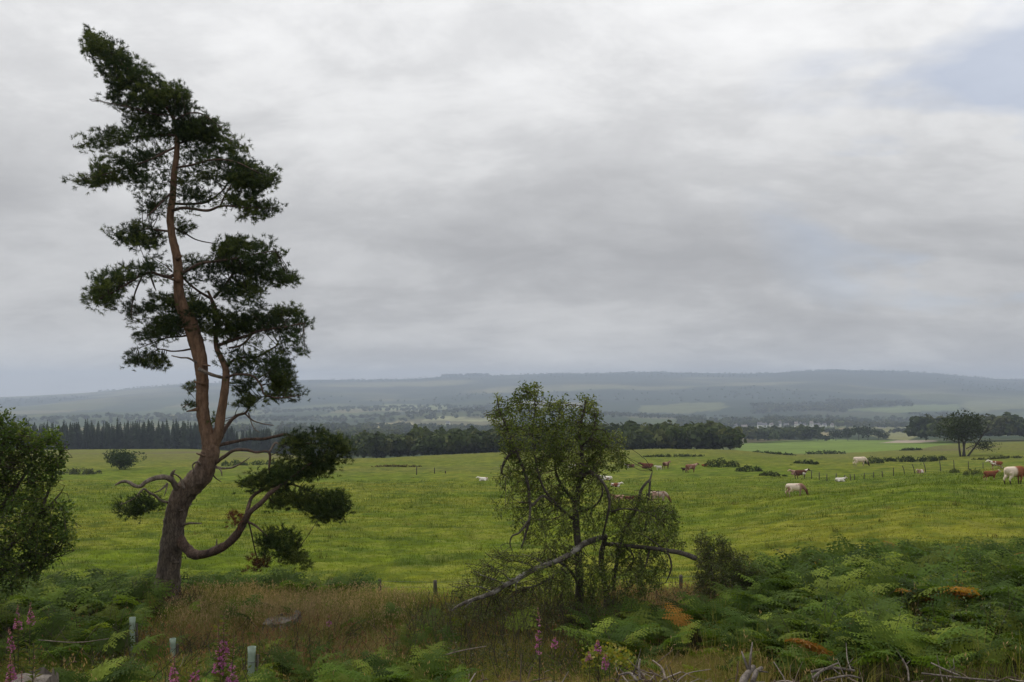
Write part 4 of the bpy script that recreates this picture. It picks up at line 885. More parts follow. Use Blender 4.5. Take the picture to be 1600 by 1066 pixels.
# ------------------------------------------------------------------ cattle
def loft(mb, rings, sides=14):
    """rings (x, z, ry, rz) across the x axis"""
    a = np.linspace(0, 2 * np.pi, sides, endpoint=False); V = []
    for x, z, ry, rz in rings: V += [(x, ry * math.cos(t), z + rz * math.sin(t)) for t in a]
    V += [(rings[0][0] - .02, 0, rings[0][1]), (rings[-1][0] + .02, 0, rings[-1][1])]; n = len(rings)
    i = np.arange(n - 1)[:, None] * sides; j = np.arange(sides)[None]; j2 = (j + 1) % sides
    k = np.arange(sides); k2 = (k + 1) % sides; b = (n - 1) * sides
    mb.add(V, [np.stack([i + j, i + sides + j, i + sides + j2, i + j2], -1).reshape(-1, 4), np.stack([k, k2, np.full(sides, n * sides)], -1), np.stack([b + k2, b + k, np.full(sides, n * sides + 1)], -1)])
def cow_mesh(pose):
    mb = MB(); dz = -.58 if pose == 'lying' else 0
    loft(mb, [(-.95, 1.12 + dz, .12, .14), (-.88, 1.08 + dz, .23, .24), (-.7, 1.04 + dz, .29, .31), (-.4, 1.0 + dz, .31, .35), (0, .97 + dz, .34, .39), (.3, .97 + dz, .31, .40), (.52, 1.02 + dz, .25, .37), (.7, 1.08 + dz, .17, .28)])
    if pose == 'grazing': neck = [(.55, 0, 1.14, .25), (.8, 0, 1.0, .20), (1.02, .02, .74, .155), (1.16, .04, .50, .13)]; head = [(1.12, .04, .56, .115), (1.2, .05, .40, .125), (1.28, .06, .24, .10), (1.34, .06, .12, .085), (1.37, .06, .07, .07)]
    else: neck = [(.55, 0, 1.16 + dz, .25), (.82, 0, 1.24 + dz, .19), (1.02, .03, 1.36 + dz, .15), (1.12, .05, 1.42 + dz, .13)]; head = [(1.08, .05, 1.44 + dz, .115), (1.2, .07, 1.41 + dz, .12), (1.34, .09, 1.32 + dz, .095), (1.46, .11, 1.24 + dz, .08), (1.5, .11, 1.21 + dz, .065)]
    tube(mb, smooth_path(neck, 4), 12); tube(mb, smooth_path(head, 4), 12)
    hx, hy_, hz = head[0][:3]
    for s in (-1, 1):
        tube(mb, np.array([[hx, hy_ + s * .08, hz, .03], [hx - .03, hy_ + s * .19, hz + .02, .045], [hx - .05, hy_ + s * .28, hz - .01, .02]]), 6)
        tube(mb, np.array([[hx + .0, hy_ + s * .06, hz + .06, .03], [hx + .02, hy_ + s * .13, hz + .12, .025]]), 6)
        if pose == 'lying':
            tube(mb, smooth_path([[.5, s * .2, .3, .14], [.78, s * .26, .12, .08], [.55, s * .3, .07, .055], [.42, s * .3, .06, .05]], 3), 8)
            tube(mb, smooth_path([[-.6, s * .22, .35, .2], [-.3, s * .36, .2, .13], [-.62, s * .42, .1, .07], [-.35, s * .44, .07, .055]], 3), 8)
        else:
            f = .09 * s
            tube(mb, smooth_path([[.48, s * .17, .92, .15], [.47 + f * .3, s * .17, .66, .10], [.48 + f * .6, s * .165, .42, .066], [.46 + f, s * .165, .14, .05], [.47 + f, s * .165, .0, .065]], 3), 8)
            tube(mb, smooth_path([[-.66, s * .17, .98, .2], [-.58 - f * .3, s * .18, .7, .145], [-.8 - f, s * .17, .45, .07], [-.74 - f, s * .165, .14, .05], [-.71 - f, s * .165, .0, .066]], 3), 8)
    if pose != 'lying':
        tube(mb, np.array([[-.3, 0, .7, .12], [-.34, 0, .58, .12], [-.34, 0, .5, .08]]), 8)
    tz = 1.18 + dz
    tube(mb, smooth_path([[-.93, 0, tz, .05], [-1.02, .02, tz - .12, .035], [-1.03, .03, max(tz - .5, .2), .028], [-1.02, .03, max(tz - .75, .08), .05], [-1.02, .03, max(tz - .85, .05), .03]], 3), 6)
    me = mb.mesh('cow_rough', M['hide']); o = bpy.data.objects.new('cow_rough', me); COL.objects.link(o)
    r = o.modifiers.new('r', 'REMESH'); r.mode = 'VOXEL'; r.voxel_size = .03
    sm = o.modifiers.new('s', 'SMOOTH'); sm.factor = .5; sm.iterations = 4
    dg = bpy.context.evaluated_depsgraph_get(); out = bpy.data.meshes.new_from_object(o.evaluated_get(dg))
    bpy.data.objects.remove(o)
    return out
COWS = {p: cow_mesh(p) for p in ('grazing', 'standing', 'lying')}
CREAM = (.70, .58, .47); WHITE = (.80, .74, .67); ROAN = (.36, .22, .17); RED = (.20, .07, .035); BROWN = (.11, .045, .028); DARK = (.045, .025, .02)
def cow(px, py, wpx, facing, pose, base, patchc, amt, head, label, seed, legs=None, turn=0.0, front=None, fx=.25):
    """wpx: apparent length; facing 1 = to the right; turn swings the animal toward or away from the viewer"""
    D = solveD(px, py); b = G(px, D)
    me = COWS[pose].copy(); me.name = 'cow'
    n = len(me.vertices); co = np.zeros(n * 3, np.float32); me.vertices.foreach_get('co', co); co = co.reshape(-1, 3)
    nz = fbm(co[:, 0] * 2.6 + seed * 7.3, (co[:, 2] + co[:, 1] * .8) * 2.4 + seed * 3.1, seed, 3)
    t = np.clip((nz - (1 - amt)) * 9 + .0, 0, 1)
    c = lerp(base, patchc, t)
    if front is not None: c = lerp(c, front, np.clip((co[:, 0] - fx) * 5, 0, 1))
    hx = .98; c = lerp(c, head, np.clip((co[:, 0] - hx) * 9, 0, 1))
    if legs is not None and pose != 'lying': c = lerp(c, legs, np.clip((.42 - co[:, 2]) * 6, 0, 1) * (co[:, 0] < .95))
    a = me.color_attributes.get('Col')
    if a is None or a.domain != 'POINT' or len(a.data) != n:
        if a: me.color_attributes.remove(a)
        a = me.color_attributes.new('Col', 'FLOAT_COLOR', 'POINT')
    a.data.foreach_set('color', np.concatenate([c, np.ones((n, 1))], 1).astype(np.float32).ravel())
    me.polygons.foreach_set('use_smooth', np.ones(len(me.polygons), bool))
    if not me.materials: me.materials.append(M['hide'])
    o = bpy.data.objects.new('cow', me); COL.objects.link(o)
    span = 2.42 * abs(math.cos(turn)) + .6 * abs(math.sin(turn))
    s = wpx * D / F / span
    o.location = [float(x) for x in b - np.array([0, 0, .02 * s])]
    o.scale = (s, s, s); o.rotation_euler = (0, 0, (0 if facing > 0 else math.pi) + turn)
    o['label'] = label; o['category'] = 'cow'; o['group'] = 'cattle on the pasture'
    return o
cow(1243, 776, 37, 1, 'grazing', CREAM, ROAN, .36, BROWN, 'cream cow with a brown neck and dark head grazing alone in the middle distance', 3, legs=(.22, .15, .11), front=(.28, .16, .12))
cow(1252, 748.5, 26, 1, 'standing', BROWN, WHITE, .34, DARK, 'dark brown and white cow right behind the lone grazing cream cow', 4, legs=DARK, turn=.15)
cow(1244, 742, 22, -1, 'lying', ROAN, CREAM, .4, (.5, .36, .28), 'roan cow lying half hidden behind the dark brown and white cow', 6)
cow(1313, 752.5, 19, 1, 'lying', WHITE, CREAM, .3, (.5, .42, .35), 'white cow lying among the leaning fence posts', 7)
cow(1344, 728.5, 26, 1, 'grazing', CREAM, ROAN, .3, DARK, 'cream cow with a dark head grazing in front of the gorse bank', 8, legs=(.3, .22, .17))
cow(1438, 739.5, 18, -1, 'lying', ROAN, WHITE, .42, (.5, .4, .33), 'pink roan cow lying behind the tallest leaning posts', 9, turn=.5)
cow(1548, 751, 27, 1, 'standing', RED, BROWN, .3, (.55, .46, .38), 'red brown calf with a white face walking right', 10, legs=(.4, .3, .24))
cow(1556, 733.5, 24, -1, 'standing', RED, WHITE, .5, WHITE, 'red and white cow facing left behind the red calf', 11, turn=-.3, legs=(.3, .14, .1))
cow(1586, 757, 52, 1, 'grazing', CREAM, ROAN, .3, RED, 'big cow with a cream rump and red shoulders cut by the right edge', 12, legs=DARK, front=(.24, .09, .045), turn=.35, fx=-.2)
cow(1030, 786, 34, 1, 'grazing', (.40, .31, .26), ROAN, .45, BROWN, 'pale roan cow grazing right behind the snapped leaning stem', 13, legs=(.25, .18, .14), turn=-.2)
cow(966, 781, 24, -1, 'lying', ROAN, BROWN, .45, ROAN, 'roan cow lying behind the right side of the damaged tree', 14)
cow(984, 782, 22, 1, 'lying', BROWN, DARK, .4, BROWN, 'dark brown cow lying next to the pale roan grazing cow', 15)
cow(962, 761, 20, 1, 'lying', RED, WHITE, .46, WHITE, 'red and white calf lying just below the white cow by the damaged tree', 16)
cow(948, 750.5, 21, -1, 'lying', WHITE, ROAN, .42, WHITE, 'white cow with brown marks lying at the right edge of the damaged tree crown', 17)
cow(985, 731, 18, -1, 'lying', BROWN, WHITE, .36, WHITE, 'brown cow with a white front lying left of the brow group', 18, turn=.3)
cow(1011, 731.5, 24, -1, 'lying', (.15, .055, .035), BROWN, .4, BROWN, 'plain chestnut cow lying on the brow', 19)
cow(1029, 735, 13, -1, 'standing', (.6, .54, .48), WHITE, .3, WHITE, 'small white calf standing on the brow beside the chestnut cow', 20, turn=.3)
cow(1041, 733, 18, 1, 'standing', BROWN, ROAN, .45, ROAN, 'brown roan cow standing right behind the small white calf', 21, turn=.7)
cow(1069, 738, 12, -1, 'standing', DARK, BROWN, .3, DARK, 'small dark calf at the rump of a roan cow', 22, turn=.5)
cow(1080, 739, 25, 1, 'standing', (.22, .10, .07), (.42, .28, .22), .5, BROWN, 'red roan cow standing with the small dark calf', 23, legs=BROWN, turn=.35)
cow(1101, 729, 12, 1, 'lying', (.24, .08, .03), RED, .3, RED, 'orange red calf lying left of the large gorse bush', 24)
cow(755, 751.5, 18, -1, 'lying', WHITE, RED, .4, WHITE, 'white calf with a red back lying alone left of the damaged tree', 25)
cow(896, 732, 20, 1, 'lying', WHITE, ROAN, .38, WHITE, 'white cow glimpsed through the damaged tree crown', 26)

# ------------------------------------------------------------------ foreground vegetation
def frond(seed, pairs=13, pn=5, flat=0):
    """one bracken frond about 1 tall: bare stalk then an arching bipinnate blade"""
    r = np.random.default_rng(seed); V = []; Fq = []; 
    n = 26; ang = np.radians(np.interp(np.linspace(0, 1, n), [0, .35, 1], [6 + 8 * r.random(), 25 + 15 * r.random(), 82 + 22 * r.random()]))
    seg = 1.25 / n; X = np.cumsum(np.sin(ang) * seg); Z = np.cumsum(np.cos(ang) * seg)
    R = np.stack([X, 0 * X, Z], 1)
    def tri(a, b, c): V.extend([a, b, c])
    for k in range(n - 1):
        w = .008 * (1 - k / n) + .002; s = np.array([0, w, 0]); tri(R[k] - s, R[k] + s, R[k + 1]); 
    tot = r.uniform(.36, .46)
    for k in range(pairs):
        u = k / (pairs - 1); t = .38 + .60 * u; i = t * (n - 1); i0 = int(i); a = R[i0] + (R[min(i0 + 1, n - 1)] - R[i0]) * (i - i0)
        T = unit(R[min(i0 + 1, n - 1)] - R[max(i0 - 1, 0)]); up = np.cross(T, [0, 1, 0]); up = up if up[2] > 0 else -up
        L = tot * ((1 - u) ** .8 * .95 + .05) * r.uniform(.85, 1.1)
        for s in (-1, 1):
            d = unit(np.array([0, s, 0]) * 1.0 + T * r.uniform(.3, .5) + up * r.uniform(-.25, .12)); droop = -.22 * L
            nrm = unit(np.cross(d, T)); fw = unit(T - d * (T @ d))
            m = max(2, int(round(pn * (L / tot) + 1.2)))
            for q in range(m):
                s0, s1 = q / m, (q + 1) / m; sm = (s0 + s1) / 2
                z0 = np.array([0, 0, droop * s0 ** 2]); z1 = np.array([0, 0, droop * s1 ** 2])
                b0 = a + d * L * s0 + z0; b1 = a + d * L * s1 + z1
                pl = L * .27 * (1 - sm * .82)
                for g in (-1, 1): tri(b0, b1, b0 * .35 + b1 * .65 + fw * g * pl + d * L * .04 + up * r.uniform(-.02, .01))
    V = np.array(V); return V
FR = [frond(i) for i in range(7)]; FRf = [frond(50 + i, 10, 3) for i in range(5)]
BRK = 1.0 * np.array([(.050, .085, .014), (.075, .115, .018), (.038, .066, .013), (.11, .145, .024), (.058, .09, .02)])
brk = MB()
def bracken(x0, x1, D0, D1, per_m2, h0, h1, colors=BRK, orange=0.0, mask=None):
    w0 = (x1 - x0) / F; area = w0 * (D1 ** 2 - D0 ** 2) / 2; n = int(area * per_m2 * 1.9)
    D = np.sqrt(rng.uniform(D0 ** 2, D1 ** 2, n)); px = rng.uniform(x0, x1, n)
    if mask is not None:
        k = mask(px, D); px, D = px[k], D[k]
    b = G(px, D); cl = fbm(b[:, 0] * .9, b[:, 1] * .9, 77, 2)
    gp = fbm(b[:, 0] * .75 + 9, b[:, 1] * .6, 79, 3); kk = (gp > .43) | (rng.random(len(px)) < .3); px, D, b, cl, gp = px[kk], D[kk], b[kk], cl[kk], gp[kk]; n = len(px)
    for i in range(n):
        V = (FR if D[i] < 17.5 else FRf)[int(rng.integers(5))]
        s = rng.uniform(h0, h1) * (.55 + .55 * cl[i] + .45 * gp[i]); a = rng.random() * 6.283; ca, sa = math.cos(a), math.sin(a)
        W = np.stack([V[:, 0] * ca - V[:, 1] * sa, V[:, 0] * sa + V[:, 1] * ca, V[:, 2]], 1) * s + b[i]
        col = colors[int(rng.integers(len(colors)))] * rng.uniform(.65, 1.75)
        pxx = px[i]
        on = fbm(np.array([b[i, 0] * 1.1]), np.array([b[i, 1] * .9]), 91, 2)[0]
        if orange and (rng.random() < .010 or (on > .748 and rng.random() < orange)): col = np.array([(.32, .17, .035), (.24, .16, .03), (.22, .10, .03)][int(rng.integers(3))])
        brk.add(W, np.arange(len(V)).reshape(-1, 3), col)
    return n
nb = 0
nb += bracken(-160, 250, 17.5, 24, 9, .7, 1.0)
nb += bracken(-160, 190, 12.5, 17.5, 9, .5, .8)
nb += bracken(268, 560, 22, 25.5, 9, .65, .95)
nb += bracken(1165, 1760, 15.5, 25, 8, .85, 1.2, orange=.35)
nb += bracken(1180, 1760, 11, 15.5, 11, .6, .95, orange=.3)
nb += bracken(935, 1190, 11.2, 16.2, 9, .6, .95, orange=.05)
nb += bracken(440, 700, 9.6, 12.2, 8, .45, .7)
nb += bracken(120, 440, 8.8, 11.0, 7, .4, .6)
nb += bracken(640, 1000, 13, 18, 1.6, .5, .8)
nb += bracken(250, 660, 11.5, 14.5, 3.2, .35, .6)
nb += bracken(300, 640, 15, 19, .7, .4, .7)
nb += bracken(180, 300, 16, 18.5, 4, .4, .7)
print('bracken fronds', nb, brk.n // 3, 'tris')
brk.build('bracken', M['bracken'], label='thick green bracken with some orange fronds covering the foreground bank', cat='bracken', kind='stuff')

gr = MB()
def grass(x0, x1, D0, D1, n, h0, h1, cols_, w=.007, lean=.5, heads=0.0, headc=(.2, .1, .07), clump=.45):
    D = np.sqrt(rng.uniform(D0 ** 2, D1 ** 2, n)); px = rng.uniform(x0, x1, n); b = G(px, D)
    cl = fbm(b[:, 0] * 1.3, b[:, 1] * 1.3, 61, 3); k = rng.random(n) < np.clip((cl - clump + .3) * 3, .05, 1); b = b[k]; cl = cl[k]; n = len(b)
    ci = np.clip((fbm(b[:, 0] * .8, b[:, 1] * .8, 63, 3) * 1.6 - .3) * len(cols_) + rng.normal(size=n) * .7, 0, len(cols_) - 1).astype(int)
    c = cols_[ci] * rng.uniform(.7, 1.3, (n, 1))
    h = rng.uniform(h0, h1, n) * (.6 + .8 * cl)
    tip = blades(gr, b, h, w, lean, c)
    m = int(n * heads)
    if m:
        i = rng.choice(n, m, replace=False)
        for _ in range(4):
            p = tip[i] - np.array([0, 0, 1]) * rng.uniform(0, .14, (m, 1)) + rng.normal(size=(m, 3)) * .015
            leaves(gr, p, unit(rng.normal(size=(m, 3)) * .4 + [0, 0, 1]), .05, .014, np.asarray(headc) * rng.uniform(.7, 1.35, (m, 1)))
GB = 1.25 * np.array([(.075, .10, .024), (.125, .125, .04), (.215, .185, .09), (.175, .13, .068), (.245, .205, .11)])
GG = 1.25 * np.array([(.06, .085, .016), (.095, .12, .022), (.14, .145, .034), (.20, .165, .065)])
GR = 1.2 * np.array([(.10, .09, .035), (.16, .115, .058), (.20, .16, .08), (.10, .125, .03), (.07, .10, .022)])
grass(265, 650, 16.0, 22, 9000, .25, .5, GG, .008, .6, .0)
grass(265, 650, 16.0, 22, 15000, .30, .68, GB, .007, .5, .30, (.32, .235, .155))
grass(215, 470, 12.5, 16.5, 9000, .25, .5, GR, .007, .6, .12, (.24, .13, .08))
grass(420, 700, 12, 16.5, 5000, .25, .5, GG, .007, .6, .05)
grass(420, 700, 12, 16.5, 8000, .25, .55, GB, .007, .6, .1)
grass(-160, 700, 8.5, 12.5, 20000, .25, .5, GG, .006, .7, .06, (.28, .2, .11))
grass(600, 1200, 9.5, 14, 18000, .25, .5, GG, .006, .7, .06, (.25, .17, .1))
grass(640, 980, 13, 20, 22000, .3, .65, GG * .85, .007, .6, .05)
grass(940, 1200, 15.5, 24, 13000, .3, .6, GB * .9, .007, .5, .2)
grass(-160, 300, 11, 18, 9000, .3, .55, GG * .9, .007, .6, .05)
grass(1100, 1760, 9.5, 24, 9000, .4, .9, GG, .007, .6, .05, (.3, .22, .13))
grass(-160, 1760, 22.5, 27, 16000, .2, .45, GG, .01, .6, .05)
gr.build('tall_grass', M['grass'], label='tall rough grass with brown seed heads between the bracken', cat='grass', kind='stuff')

# short grazed turf of the pasture
gr = MB(); n = 150000
D = np.exp(rng.uniform(math.log(26), math.log(120), n)); px = rng.uniform(-120, 1720, n); b = G(px, D)
cn = fbm(b[:, 0] * .5, b[:, 1] * 1.0, 33); c1 = fbm(b[:, 0] * .06, b[:, 1] * .09, 31)
c = lerp((.104, .143, .012), (.158, .164, .022), np.clip((c1 - .34) * 2.6, 0, 1)); c = lerp(c, (.055, .095, .016), np.clip((cn - .53) * 4, 0, .9)) * rng.uniform(.75, 1.3, (n, 1))
blades(gr, b, rng.uniform(.05, .13, n) * (1 + 1.5 * np.clip((cn - .5) * 4, 0, 1)) * np.clip(D / 45, .8, 1.8), .012 * np.clip(D / 30, 1, 3), .9, c)
m = 220; D = np.exp(rng.uniform(math.log(32), math.log(160), m)); px = rng.uniform(-100, 1700, m); k = fbm((px - 800) / F * D * .05, D * .05, 66, 2) > .48; D, px = D[k], px[k]; m = len(D)
i = np.repeat(np.arange(m), 26); bx = G(px, D)[i] + rng.normal(size=(len(i), 3)) * np.array([.16, .16, 0])
blades(gr, bx, rng.uniform(.12, .34, len(i)) * rng.uniform(.6, 1.3, m)[i], .02, .7, np.array([(.06, .09, .016), (.10, .115, .03), (.15, .13, .05)])[rng.integers(3, size=m)][i] * rng.uniform(.7, 1.3, (len(i), 1)))
gr.build('pasture_grass', M['grass'], label='short green grass of the grazed pasture', cat='grass', kind='stuff')

# tangled low scrub under the damaged tree and round the pine foot
sb = MB(); st = MB()
def scrub(poly, D0, D1, h, n, colors, L=.04, W=.02):
    q = poly_pts(poly, n); D = rng.uniform(D0, D1, n); b = G(q[:, 0], D); b[:, 2] += rng.random(n) ** .8 * h * (.5 + fbm(b[:, 0] * 1.2, b[:, 1] * 1.2, 88, 2))
    c = colors[rng.integers(len(colors), size=n)] * rng.uniform(.7, 1.3, (n, 1))
    leaves(sb, b, unit(randdir(n) + [0, 0, .4]), L * rng.uniform(.7, 1.3, n), W, c)
    for i in range(0, n, 26):
        a = b[i]; e = a + np.array([rng.normal() * .25, rng.normal() * .25, rng.uniform(.1, .5)]); a = a.copy(); a[2] = min(a[2], float(gz(q[i, 0], D[i]) + .2))
        tube(st, np.array([[*a, .006], [*((a + e) / 2 + rng.normal(size=3) * .05), .005], [*e, .0025]]), 3, cap=False)
OL = 1.2 * np.array([(.07, .075, .03), (.055, .065, .025), (.09, .085, .035), (.06, .055, .03), (.045, .06, .02)])
sq = lambda x0, x1: [(x0, 0), (x1, 0), (x1, 10), (x0, 10)]
scrub(sq(640, 900), 14, 17.5, .8, 9000, OL); scrub(sq(850, 1010), 15, 18, .8, 5000, OL * .8); scrub(sq(690, 960), 11.5, 14.5, .55, 5000, OL)
scrub(sq(205, 262), 18, 20.5, .7, 2600, np.array([(.09, .06, .04), (.07, .06, .03), (.06, .065, .028)])); scrub(sq(205, 320), 18.2, 19.6, .5, 2200, np.array([(.10, .055, .035), (.07, .05, .03)]))
scrub(sq(-100, 250), 12, 16, .45, 3500, OL); scrub(sq(280, 480), 13, 15.5, .3, 2000, np.array([(.07, .10, .025), (.11, .07, .04)]))
scrub(sq(430, 680), 12.5, 16, .35, 3600, np.array([(.07, .11, .022), (.10, .14, .03), (.13, .12, .04)]), .06, .03); scrub(sq(-80, 430), 10, 13, .35, 3800, np.array([(.07, .11, .022), (.10, .14, .03), (.14, .13, .04)]), .06, .03); scrub(sq(1020, 1200), 16, 21, .6, 3500, OL); scrub(sq(1250, 1700), 12, 20, .9, 3500, np.array([(.05, .08, .03), (.07, .10, .04)]), .06, .045)
o = sb.build('scrub', M['leaf'], label='tangled low olive scrub under the damaged tree and round the pine foot', cat='undergrowth', kind='stuff')
st.build('twigs', M['twig'], o)

# ------------------------------------------------------------------ foxglove-like pink flower spikes
def flower(px, py_top, D, pink0, pink1, label, n=46, wide=.05, greens=1.0, fade_=1.0, stalks=1):
    b = G(px, D); root = thing('willowherb', b, label, 'wildflower', 'pink flower spikes in the foreground')
    for s_ in range(stalks):
        stem = MB(); lf = MB(); fl = MB()
        off = np.array([rng.normal() * .07, rng.normal() * .06, 0]) if s_ else np.zeros(3)
        dpx = rng.uniform(6, 34) if s_ else 0
        top = P(px, py_top + dpx, D) + off * 1.3; bb_ = b + off * .4
        pts = smooth_path([[*bb_, .007], [*((bb_ + top) / 2 + rng.normal(size=3) * .015), .005], [*top, .002]], 6)
        tube(stem, pts, 5)
        zt = lambda y: EYE - (y - HORIZON) / F * D
        za, zb_ = zt(pink0 + dpx), zt(pink1 + dpx)
        at = lambda z: bb_ + (top - bb_) * np.clip((z - bb_[2]) / (top[2] - bb_[2]), 0, 1)[:, None]
        m = n; z = rng.uniform(zb_, za, m); z = za - (za - zb_) * rng.random(m) ** .8; an = rng.random(m) * 6.28; u = np.clip((za - z) / max(za - zb_, .01), 0, 1)
        rad = wide * (.35 + .65 * u)
        out = np.stack([np.cos(an), np.sin(an), .1 + 0 * an], 1); c0 = at(z) + out * rad[:, None]
        pc = np.array([(.42, .14, .40), (.52, .22, .48), (.33, .09, .32)])[rng.integers(3, size=m)] * fade_
        for k in range(4):
            d = unit(out * .5 + randdir(m)); leaves(fl, c0, d, .021, .016, pc * rng.uniform(.8, 1.25, (m, 1)))
        leaves(fl, at(z), unit(out), rad, .006, np.array((.30, .10, .16)))
        # buds above the open flowers
        m = 26; z = rng.uniform(za, top[2], m); an = rng.random(m) * 6.28; out = unit(np.stack([np.cos(an), np.sin(an), .5 + 0 * an], 1)); sz = .03 * (1 - .7 * (z - za) / max(top[2] - za, .01))
        leaves(fl, at(z), out, sz, .009, np.array((.34, .16, .20)) * rng.uniform(.7, 1.2, (m, 1)))
        # narrow leaves up the stem
        m = int(70 * greens); z = rng.uniform(bb_[2] + .15 * (top[2] - bb_[2]), max(zb_ + .02, za - .02), m) if greens <= 1 else rng.uniform(bb_[2] + .1, top[2] - .03, m)
        an = rng.random(m) * 6.28; out = unit(np.stack([np.cos(an), np.sin(an), .35 + 0 * an], 1))
        k = np.clip((top[2] - z) / max(top[2] - bb_[2], .1), .15, 1)
        leaves(lf, at(z), out, .15 * np.sqrt(k), .018, np.array([(.09, .12, .03), (.14, .14, .035), (.07, .10, .028)])[rng.integers(3, size=m)])
        stem.build('stem', M['twig'], root, True); lf.build('leaf', M['grass'], root); fl.build('flower_spike', M['petal'], root)
flower(350, 958, 8.2, 1002, 1038, 'largest pink flower spike with a yellow green tip, left of the short tree tube', 46, .055, 2.2, 1.0, 3)
flower(272, 1022, 8.4, 1042, 1068, 'low pink flower spike below the middle tree tube', 30, .045, 1.5, .95, 2)
flower(28, 945, 11.5, 957, 985, 'slender pink spike nearest the left edge', 34, .045, 1.0, .85, 2)
flower(48, 940, 11.8, 955, 976, 'round topped pink spike second from the left edge', 36, .05, 1.0, .9, 1)
flower(17, 1020, 9.0, 1040, 1064, 'faded dusty pink spike low in the left corner', 34, .05, .8, .7, 2)
flower(53, 1004, 9.0, 1070, 1080, 'yellow green unopened spike before the pale stump', 6, .03, 1.7, .8, 1)
flower(841, 950, 10.5, 967, 1022, 'tall thin pink spike under the torn limb', 34, .035, .8, .95, 1)
flower(867, 996, 10.6, 1000, 1013, 'small pink flower head right of the tall thin spike', 18, .04, .8, 1.0, 1)
flower(934, 1000, 10.3, 1005, 1020, 'upper pink flower head beside the yellow leaved bramble', 24, .04, .7, .9, 1)
flower(946, 1022, 10.0, 1028, 1046, 'lower pink flower head over the brash by the bramble', 26, .045, .6, .9, 1)
flower(920, 1018, 10.1, 1022, 1034, 'dull pink flower head left of the two by the bramble', 16, .035, .6, .7, 1)
flower(514, 962, 14.5, 966, 978, 'tiny pink spike in the brown grass right of the stump', 14, .04, .6, .85, 1)

# yellow-leaved bramble
br_b = G(950, 10.4); root = thing('bramble', br_b, 'yellow green leafy bramble sprig above the dead sticks', 'bramble')
q = MB(); n = 420; yp = rng.uniform(-1, 1, n)
pos = np.stack([P(950, 1022, 10.4)[0] + yp * .30, 10.4 + rng.normal(size=n) * .15, P(950, 1023, 10.4)[2] - .12 * yp ** 2 + rng.normal(size=n) * .05], 1)
leaves(q, pos, unit(randdir(n) + [0, 0, .3]), .05, .04, np.array([(.20, .22, .03), (.13, .17, .03), (.25, .22, .04)])[rng.integers(3, size=n)]); q.build('foliage', M['leaf'], root)
q = MB()
for k in range(9):
    e = pos[int(rng.integers(n))]; tube(q, smooth_path([[*(br_b + [rng.normal() * .05, 0, 0]), .006], [*((br_b + e) / 2 + [0, 0, .1]), .005], [*e, .002]], 3), 4)
q.build('stem', M['twig'], root)

# ------------------------------------------------------------------ tree tubes, stumps, dead wood
def tree_tube(px, top, D, label, r, lean=(0, 0), sq_=True):
    b = G(px, D); t = P(px, top, D) + np.array([lean[0], lean[1], 0]); root = thing('tree_tube', b, label, 'tree guard', 'plastic tree tubes')
    q = MB(); a = np.linspace(0, 2 * np.pi, 20, endpoint=False); V = []
    for k in range(9):
        c = b + (t - b) * k / 8
        fl = 1.12 if k == 8 else 1.0
        V += [c + np.array([math.cos(x), math.sin(x), 0]) * r * fl for x in a]
    for k in (8, 7, 5, 0):
        c = b + (t - b) * k / 8; V += [c + np.array([math.cos(x), math.sin(x), 0]) * r * .93 * (1.1 if k == 8 else 1) for x in a]
    nring = 13; i = np.arange(nring - 1)[:, None] * 20; j = np.arange(20)[None]; j2 = (j + 1) % 20
    q.add(V, np.stack([i + j, i + j2, i + 20 + j2, i + 20 + j], -1).reshape(-1, 4)); q.build('tube', M['tube'], root, True)
    s = MB(); o = np.array([r + .022, .01, 0]); tube(s, np.array([[*(b + o), .018], [*(b + o + (t - b) * .5), .018], [*(b + o + (t - b) * .86), .017]]), 4); s.build('stake', M['post_wood'], root)
    s = MB(); 
    for hh in (.35, .75):
        c = b + (t - b) * hh; ring = [[*(c + np.array([math.cos(x) * (r + .006) + .012, math.sin(x) * (r + .012), 0])), .004] for x in np.linspace(0, 2 * np.pi, 17)]
        tube(s, np.array(ring), 4, cap=False)
    s.build('tie', M['wire'], root)
tree_tube(207, 965, 14.2, 'tall pale green tree tube standing among bracken on the left', .043)
tree_tube(270, 998, 13.0, 'middle pale tree tube half hidden by brown grass', .040)
tree_tube(391, 1011, 10.8, 'short wide pale green tree tube right of the largest flower spike', .045, (.02, 0))

